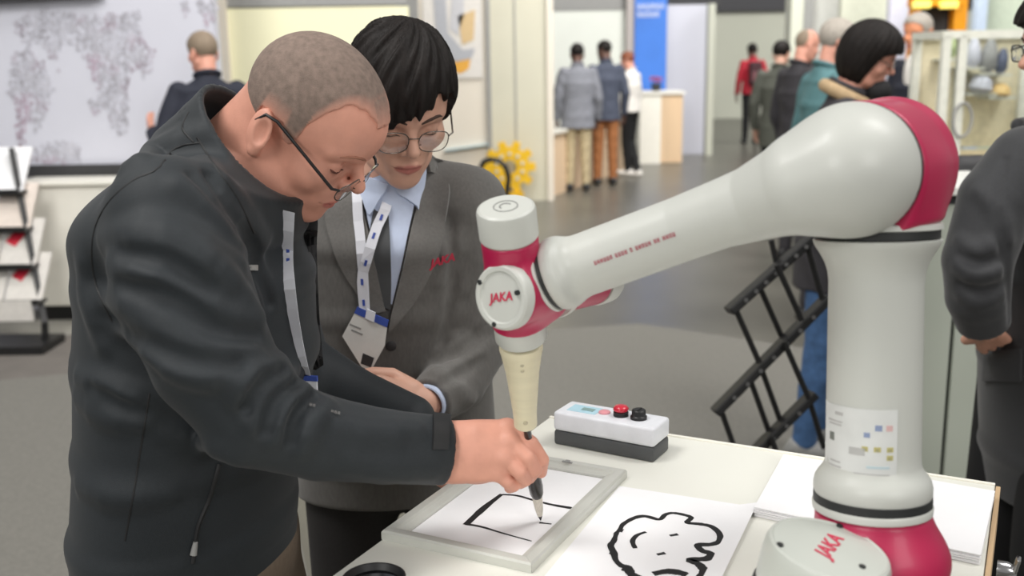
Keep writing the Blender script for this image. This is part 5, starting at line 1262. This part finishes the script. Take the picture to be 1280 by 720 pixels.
sty = [((497, 625, 1.83), .19, .125), ((497, 560, 1.82), .185, .122), ((495, 470, 1.81), .175, .115), ((492, 380, 1.80), .182, .12), ((490, 300, 1.79), .18, .118), ((490, 255, 1.79), .158, .085), ((491, 226, 1.785), .075, .068)]
ALy = [((580, 262, 1.785), 50), ((594, 335, 1.80), 50), ((592, 425, 1.785), 46), ((568, 478, 1.71), 39), ((536, 503, 1.61), 31)]
ARy = [((404, 262, 1.81), 50), ((392, 340, 1.82), 50), ((396, 430, 1.80), 46), ((396, 470, 1.73), 39), ((398, 490, 1.65), 31)]
legs = [(yb + L_ * q * .09 + V(0, 0, .9), yb + L_ * q * .1 + F * .02 + V(0, 0, .5), yb + L_ * q * .11 + V(0, 0, .09)) for q in (1, -1)]
s = SDF(); s.loft([(P(*c), a * .78, b * .78, L_, F) for c, a, b in sty[1:]])
for A in (ALy, ARy): s.chain([P(*c) for c, _ in A], [rp(P(*c), r) * .62 for c, r in A], .02)
for a, b, c in legs: s.chain([a, b, c], [.075, .05, .035], .02)
parts.append((*s.mesh(.012), 0))
body_obj(parts, m_skin2, (186, 116, 106), t)
def fringe(x, y):
    z = np.interp(x, (-.11, -.06, -.03, -.02, .01, .02, .045, .06, .09, .13), (-.055, -.045, -.005, .0, .0, -.012, .0, .03, .046, .05))
    return z + np.where(x > .06, np.clip(y + .015, -.03, .05) * .75 - .010, 0)
def topknot(s_, T, L): s_.ell(T(-.03, 0, .095), L(.08, .072, .06), YM @ roty(-.2), .03)
hs = hair_sdf(YO, YM, YS, .011, fringe, fringe=.009, strands=.005, crown=.006, seed=9); soft('hair', hs, .0031, m_hairk, t)
brow_parts(YO, YM, YS, t, m_brow, s=HY); lash_lines(YO, YM, YS, t, m_brow, 1., HY)
glasses(YO, YM, YS, t, m_wire, x=.108, z=.004, w=.025, h=.019, r=.0009, tr=.0015, hinge_y=.066)
# ---- suit jacket
s = SDF(); s.loft([(P(*c), a, b, L_, F) for c, a, b in sty], .02)
for A in (ALy, ARy):
    pp = [P(*c) for c, _ in A]; s.chain(pp, [rp(p, r) for p, (_, r) in zip(pp, A)], .022, kk=.004)
    dd = unit(pp[-1] - pp[-2]); s.cyl(pp[-1] - dd * .015, pp[-1] + dd * .05, .031, .003, .003, '-')
    s.ops.append((lambda p, c=(pp[-1] + dd * .004).astype(np.float32), n=dd.astype(np.float32): np.where(np.sqrt(((p - c) ** 2).sum(1)) < .055, (p - c) @ n, -.05).astype(np.float32), .003, '^'))
for x0_, x1_ in ((512, 590), (470, 396)): s.rc(P(x0_, 226, 1.79), P(x1_, 250, 1.79), .05, .052, .03)
s.plane(P(497, 604, 1.83), V(0, 0, -1), .006)
# neck opening and collar
s.rc(P(490, 222, 1.75), P(490, 200, 1.75), .05, .06, .006, '-')
base = SDF(); base.ops = list(s.ops)
cb = SDF(); cb.loft([(P(*c), a, b, L_, F) for c, a, b in sty], .02); cb.chain([P(490, 262, 1.775), P(491, 230, 1.765), P(493, 196, 1.75)], [.075, .06, .057], .03)
for pts, r, out in (([(606, 300), (585, 345), (560, 380)], .014, .005), ([(615, 390), (590, 420), (556, 440)], .013, .006), ([(612, 430), (585, 450), (548, 468)], .012, .006), ([(590, 500), (566, 480), (545, 462)], .012, .005), ([(598, 260), (570, 300), (548, 350)], .013, .004)):
    fold(s, pts, r, out)
for pts, r, out in (([(610, 405), (584, 432), (552, 452)], .009, .006), ([(604, 450), (576, 466), (548, 482)], .008, .005), ([(560, 270), (566, 330), (560, 400), (545, 452)], .008, .005)):
    fold(s, pts, r, out, .012, '-')
jk = soft('jacket', s, .0046, m_suit, t)
patch('shirt', cb, [(456, 226), (458, 262), (468, 310), (484, 376)], [(528, 200), (520, 240), (506, 310), (490, 380)], m_shirt, t, 12, 20, .001, .003)
patch('shirt_collar', cb, [(452, 218), (452, 240), (461, 268)], [(486, 228), (480, 242), (464, 270)], m_shirt, t, 6, 8, .006, .004)
patch('shirt_collar', cb, [(492, 228), (500, 244), (519, 258)], [(526, 196), (527, 222), (521, 262)], m_shirt, t, 6, 8, .006, .004)
patch('tie', base, [(477, 232), (468, 262), (462, 310), (468, 352), (482, 384)], [(492, 236), (486, 262), (488, 310), (489, 352), (488, 386)], m_tie, t, 6, 20, .0055, .004)
patch('lapel', base, [(528, 196), (522, 246), (508, 312), (491, 384), (486, 410)], [(556, 226), (563, 242), (546, 318), (516, 378), (488, 412)], m_suit2, jk, 8, 24, .005, .005)
patch('lapel', base, [(410, 250), (412, 290), (432, 340), (466, 392)], [(452, 222), (455, 264), (466, 312), (482, 388)], m_suit2, jk, 8, 24, .005, .005)
patch('collar', cb, [(526, 190), (530, 214)], [(549, 208), (557, 232)], m_suit2, jk, 6, 8, .008, .005)
mb = MB(); q, g = trace_many(base, [(550, 323)]); nn = g[0]; gx = unit(V(1, 0, .1) - nn * nn[0]); gx = unit(gx - nn * np.dot(gx, nn))
text('lettering', 'JAKA', mat('embroidery_red', (196, 44, 72), .6), jk, q[0] + nn * .010, np.stack([gx, np.cross(nn, gx), nn], 1), .019, .3, .0008, .0004)
for y in (432, 486): 
    q, g = trace_many(base, [(489, y)]); mb = MB(); mb.lathe([(.008, 0), (.009, .002), (.006, .0035)], q[0] + g[0] * .001, basis(g[0]), 14); mb.build('button', m_dark, jk, 40)
# shirt cuffs
for A in (ALy, ARy):
    pp = [P(*c) for c, _ in A]; dd = unit(pp[-1] - pp[-2]); mb = MB(); mb.lathe([(.028, -.02), (.0325, -.018), (.0325, .013), (.030, .014), (.029, .0)], pp[-1], basis(dd), 28); mb.build('shirt_cuff', m_shirt, t, 40)
# lanyard: two straps meeting over the badge
pa, ga = trace_many(base, densify([(448, 232), (449, 270), (453, 310), (456, 345), (458, 388)], 14)); pb, gb = trace_many(base, densify([(494, 226), (482, 262), (466, 306), (455, 340), (458, 388)], 14))
mb = MB(); mb.ribbon(list(pa + ga * .012), .016, list(ga), .0015); lny = mb.build('lanyard', m_lany, t)
mb = MB(); mb.ribbon(list(pb + gb * .014), .017, list(gb), .0015); mb.build('lanyard_strap', m_lany, lny)
for i in range(2, 13, 2):
    mb = MB(); tx = unit(pb[i + 1] - pb[i]); mb.box(pb[i] + gb[i] * .0162, (.004, .0105, .0008), np.stack([np.cross(tx, gb[i]), tx, gb[i]], 1)); mb.build('lanyard_print', m_lprint, lny)
# badge: tilted white card with a blue holder edge
qb, gg = trace_many(base, [(457, 422)]); nn = unit(gg[0] + V(0, -.6, .2)); o = qb[0] + nn * .02
def onp(px, py): d = ray(px, py); return CAM + d * (np.dot(o - CAM, nn) / np.dot(d, nn))
def slab(name, pts, d0, d1, m, par):
    B = basis(nn); q = [(onp(*p) - o) @ B for p in pts]; mb = MB(); mb.prism([(v[0], v[1]) for v in q], o, B, d0, d1); return mb.build(name, m, par)
bg_ = slab('badge', [(444, 390), (484, 408), (481, 432), (464, 463), (452, 458), (428, 420)], 0, .002, mat('badge_card', (226, 226, 222), .5), t)
slab('badge_header', [(447, 383), (486, 400), (484, 409), (443, 391)], 0, .003, m_lprint, bg_)
slab('badge_mark', [(454, 441), (468, 447), (464, 459), (451, 454)], .002, .0025, m_dark, bg_)
for a, b in ((438, 404), (440, 411)): slab('badge_print', [(a, b), (a + 14, b + 6), (a + 13, b + 8), (a - 1, b + 2)], .002, .0024, m_greyp, bg_)
slab('badge_clip', [(459, 385), (470, 390), (468, 402), (457, 397)], .003, .006, m_lany, bg_)
# trousers, shoes
s = SDF(); s.ell(yb + V(0, 0, .9), (.16, .12, .13), I3, .02)
for a, b, c in legs: s.chain([a - V(0, 0, .02), b, c], [.09, .07, .052], .03)
soft('trousers', s, .009, m_trou, t)
for a, b, c in legs:
    s = SDF(); s.ell(c * V(1, 1, 0) + F * .06 + V(0, 0, .045), (.13, .048, .045), rotz(a_), .02); s.ball(c * V(1, 1, 0) - F * .02 + V(0, 0, .06), .05, .02); s.plane(V(0, 0, .004), V(0, 0, -1)); soft('shoe', s, .008, m_black, t)
# ================================================================ THE PERSON AT THE RIGHT EDGE
m_coat = mat('dark_grey_jacket', (46, 47, 50), .7, var=.1, scale=200, bump=.15, bscale=700, sheen=.2)
m_blackt = mat('black_trousers', (20, 20, 22), .85, var=.1)
Yv = 2.2; vb = V(P(1318, 420, Yv)[0], Yv, 0)
t = thing('person', vb, 'person in a dark grey jacket at the right edge, hand in the pocket', 'person')
a_ = math.radians(186); F = V(math.cos(a_), math.sin(a_), 0); L_ = V(-F[1], F[0], 0)
VO = P(1344, 64, Yv); VM = rotz(a_) @ roty(.12); VS = 1.0
s = SDF(); head_prims(s, VO, VM, VS); s.rc(VO + VM @ V(-.02, 0, -.04), P(1330, 170, Yv), .052, .06, .02)
parts = [(*s.mesh(.004), head_mats(VO, VM, VS))]
Wv = P(1231, 412, 2.055); s = SDF(); Dv = unit(P(1262, 458, 2.22) - Wv); hand_prims(s, Wv, Dv, V(-.5, -1, .1), 1, .12, .95); s.rc(P(1225, 384, 2.035), Wv, .025, .026, .01)
parts.append((*s.mesh(.004), 0))
stv = [((1322, 640, Yv), .2, .14), ((1318, 560, Yv), .2, .145), ((1316, 450, Yv), .19, .14), ((1316, 340, Yv), .19, .135), ((1318, 250, Yv), .19, .125), ((1320, 195, Yv), .17, .09), ((1320, 160, Yv), .08, .07)]
AV = [((1284, 205, 2.03), 48), ((1246, 250, 2.02), 46), ((1222, 325, 2.0), 42), ((1222, 370, 2.02), 38), ((1229, 402, 2.05), 32)]
AV2 = [((1320, 205, 2.38), 48), ((1316, 320, 2.42), 42), ((1300, 420, 2.36), 32)]
s = SDF(); s.loft([(P(*c), a * .75, b * .7, L_, F) for c, a, b in stv[2:]]); s.chain([P(*c) for c, _ in AV], [rp(P(*c), r) * .6 for c, r in AV], .02)
legs = [(vb + L_ * q * .09 + V(0, 0, .9), vb + L_ * q * .1 + F * .03 + V(0, 0, .5), vb + L_ * q * .11 + V(0, 0, .09)) for q in (1, -1)]
for a, b, c in legs: s.chain([a, b, c], [.065, .05, .035], .02)
parts.append((*s.mesh(.013), 0)); body_obj(parts, m_skin3, (160, 98, 84), t)
soft('hair', hair_sdf(VO, VM, VS, .022, lambda x, y: SHORT(x, y) - .012 * (x > .05), strands=.003), .004, m_hairk, t)
brow_parts(VO, VM, VS, t, m_brow); eye_parts(VO, VM, VS, t)
glasses(VO, VM, VS, t, m_black, x=.108, z=.01, w=.026, h=.017, r=.0016, tr=.002)
s = SDF(); s.loft([(P(*c), a, b, L_, F) for c, a, b in stv], .02)
s.chain([P(*c) for c, _ in AV2], [rp(P(*c), r) for c, r in AV2], .03)
pp = [P(*c) for c, _ in AV]; s.chain(pp, [rp(p, r) for p, (_, r) in zip(pp, AV)], .02, kk=.004); dd = unit(pp[-1] - pp[-2]); s.cyl(pp[-1] - dd * .012, pp[-1] + dd * .06, .035, .003, .003, '-')
s.ops.append((lambda p, c=(pp[-1] + dd * .002).astype(np.float32), n=dd.astype(np.float32): np.where(np.sqrt(((p - c) ** 2).sum(1)) < .06, (p - c) @ n, -.05).astype(np.float32), .003, '^'))
s.plane(P(1322, 618, Yv), V(0, 0, -1), .006)
s.rc(P(1320, 150, Yv), P(1320, 120, Yv), .06, .07, .005, '-')
for pts, r, out in (([(1200, 300), (1222, 312), (1250, 300)], .014, .006), ([(1198, 335), (1222, 346), (1252, 338)], .013, .006), ([(1202, 372), (1226, 380), (1252, 370)], .012, .005), ([(1222, 240), (1246, 262), (1262, 300)], .014, .005), ([(1235, 446), (1256, 450), (1280, 440)], .010, .004)): fold(s, pts, r, out)
for pts, r, out in (([(1200, 318), (1224, 330), (1252, 322)], .010, .006), ([(1200, 355), (1224, 364), (1252, 356)], .009, .005), ([(1256, 200), (1246, 260), (1258, 330), (1262, 400)], .009, .004)): fold(s, pts, r, out, .012, '-')
jk = soft('jacket', s, .0055, m_coat, t)
cs = SDF(); cc = P(1320, 158, Yv); cs.chain([cc + F * .07 * math.cos(a) + L_ * .078 * math.sin(a) + V(0, 0, .0) for a in np.linspace(.4, 5.9, 14)], [.016] * 14, .01); soft('collar', cs, .006, m_coat, jk)
patch('pocket_flap', s, [(1234, 442), (1232, 476)], [(1278, 436), (1278, 476)], m_coat, jk, 8, 6, .004, .004)
line_on('pocket_seam', s, [(1232, 444), (1250, 452), (1274, 446)], .002, m_jack2, jk, 12, .0005)
s = SDF(); s.ell(vb + V(0, 0, .9), (.13, .17, .12), rotz(a_), .02)
for a, b, c in legs: s.chain([a, b, c], [.1, .078, .06], .03)
soft('trousers', s, .01, m_blackt, t)
for a, b, c in legs:
    s = SDF(); s.ell(c * V(1, 1, 0) + F * .06 + V(0, 0, .045), (.13, .048, .045), rotz(a_), .02); s.ball(c * V(1, 1, 0) - F * .02 + V(0, 0, .06), .05, .02); s.plane(V(0, 0, .004), V(0, 0, -1)); soft('shoe', s, .009, m_black, t)

# ================================================================ VISITORS FURTHER BACK
m_navy = mat('navy_suit', (38, 41, 54), .8, var=.1, scale=60)
m_navy2 = mat('slate_blazer', (70, 76, 92), .8, var=.1, scale=60)
m_gsuit = mat('grey_blazer', (126, 128, 136), .8, var=.1, scale=40)
m_beige = mat('beige_trousers', (186, 170, 136), .8, var=.08, scale=40)
m_rust = mat('brown_trousers', (156, 100, 58), .8, var=.08, scale=40)
m_wtop = mat('white_blouse', (232, 228, 222), .7, var=.03)
m_redj = mat('red_jacket', (176, 28, 48), .7, var=.08, scale=40)
m_teal = mat('teal_jacket', (84, 124, 128), .7, var=.08, scale=40)
m_olive = mat('olive_coat', (78, 80, 72), .8, var=.1)
m_tan = mat('tan_scarf', (186, 160, 124), .8, var=.1)
m_jean = mat('blue_jeans', (66, 98, 140), .85, var=.2, scale=40)
m_dcoat = mat('dark_coat', (54, 52, 56), .8, var=.1)
A_ = lambda e, w_: (e, w_)
def badge_white(t, T, R, f, o, M, sc): pass
figure('grey haired man in a navy suit reaching towards the world map, seen from behind', 259, 6.2, 1.77, 118, m_navy, m_navy, m_skin, m_hairs, SHORT, .8, (.35, .1, 0), dict(left=A_((-.02, .30, 1.12), (.10, .31, 1.19)), right=A_((-.03, -.25, 1.12), (.06, -.25, .87))), h=.008, hh=.005, hthick=.006)
figure('man in a light grey blazer and beige trousers at the far desk, seen from behind', 722, 12.7, 1.76, 92, m_gsuit, m_beige, m_skin4, m_hairk, SHORT, .76, (0, .1, 0), hthick=.008, bulk=1.08)
figure('man in a slate blazer and brown trousers behind the grey blazer man', 757, 13.25, 1.80, 100, m_navy2, m_rust, m_skin4, m_hairk, SHORT, .8, (.6, .1, 0), hthick=.006)
figure('woman in a white top and black trousers standing at the far desk', 788, 14.25, 1.66, 150, m_wtop, m_blackt, m_skin, mat('auburn_hair', (126, 70, 44), .6, var=.2), lambda x, y: SHORT(x, y) - .03 * (x < .02), .92, (0, .2, 0), dict(left=A_((-.02, .24, 1.12), (.16, .18, .98)), right=A_((-.02, -.24, 1.12), (.16, -.18, .98))), legs=(((.04, .05, .5), (.02, .02, .09)), ((.02, -.07, .5), (-.12, .0, .09))), h=.010, shoe=m_wtop, bulk=1.12)
def pack(t, T, R, f, o, M, sc):
    s = SDF(); s.box(T(-.17, 0, 1.24), (.07 * f, .11 * f, .2 * f), R, .03, .01); b = soft('backpack', s, .012, mat('dark_red_pack', (70, 40, 46), .8), t)
    s = SDF(); s.box(T(-.245, 0, 1.18), (.02 * f, .085 * f, .08 * f), R, .015, .01); soft('pack_pocket', s, .012, mat('pack_grey', (122, 78, 84), .8), b)
figure('person in a red jacket and black trousers with a small backpack in the far aisle', 940, 19.3, 1.8, 95, m_redj, m_blackt, m_skin4, m_hairk, SHORT, .88, (0, .0, 0), h=.012, extra=pack)
figure('bald man in a dark jacket in the right aisle, left of the teal jacket', 1000, 8.0, 1.77, 20, m_dcoat, m_dcoat, m_skin, m_hairs, BALD, .78, (0, .25, 0), h=.009, hh=.006, hthick=.004)
figure('dark haired person in an olive coat just behind the bald man', 974, 10.5, 1.72, 60, m_olive, m_blackt, m_skin2, m_hairk, SHORT, .7, (0, .1, 0), h=.011)
figure('grey haired person in a teal jacket behind the dark haired woman', 1034, 6.0, 1.77, 10, m_teal, m_dcoat, m_skin, m_hairg, SHORT, .72, (0, .2, 0), h=.009, hh=.005, hthick=.014)
figure('dark haired person standing just behind the grey haired teal jacket person', 1041, 8.5, 1.83, 60, m_dcoat, m_blackt, m_skin2, m_hairk, SHORT, .8, (0, .1, 0), h=.012)
def suit_shirt(t, T, R, f, o, M, sc): pass
figure('grey haired man in a dark suit in front of the orange gantry', 1150, 7.0, 1.84, -150, m_navy, m_navy, mat('skin_orange_lit', (226, 150, 110), .5), m_hairg, SHORT, .8, (0, .15, 0), h=.009, hh=.005, shirt=m_wtop, hthick=.006)  # orange light on his face is put into the skin colour
def scarf(t, T, R, f, o, M, sc):
    s = SDF(); s.chain([T(-.02 + .08 * math.cos(a), .09 * math.sin(a), 1.475 - .03 * math.cos(a)) for a in np.linspace(0, 2 * math.pi, 16)], [.026 * f] * 16, .01); soft('scarf', s, .006, m_tan, t)
    s = SDF(); s.ell(T(.1, 0, 1.5), (.05 * f, .05 * f, .045 * f), R, .02); soft('neck_warmer', s, .006, m_inner, t)
    glasses(o, M, sc, t, m_wire, x=.108, z=.006, w=.026, h=.02, r=.0012); eye_parts(o, M, sc, t); brow_parts(o, M, sc, t, m_brow)
def bob(x, y): return np.interp(x, (-.13, -.02, .02, .04, .055, .075, .09, .13), (-.13, -.12, -.10, -.005, .045, .062, .07, .07)) + np.where(x > .05, np.clip(y, -.04, .04) * .3, 0)
def bobv(s_, T, L): s_.ell(T(-.022, 0, -.01), L(.088, .092, .115), I3, .03)
figure('dark haired woman with glasses and tan scarf behind the robot elbow', 1046, 4.0, 1.70, -16, m_dcoat, m_jean, m_skin, m_hairk, bob, .72, (0, .32, .1), h=.007, hh=.0038, hthick=.02, extra=scarf, hextra=bobv, legs=(((.02, .09, .5), (.0, .12, .09)), ((-.01, -.1, .5), (-.06, -.12, .09))), shoe=m_greyp, lean=.1)
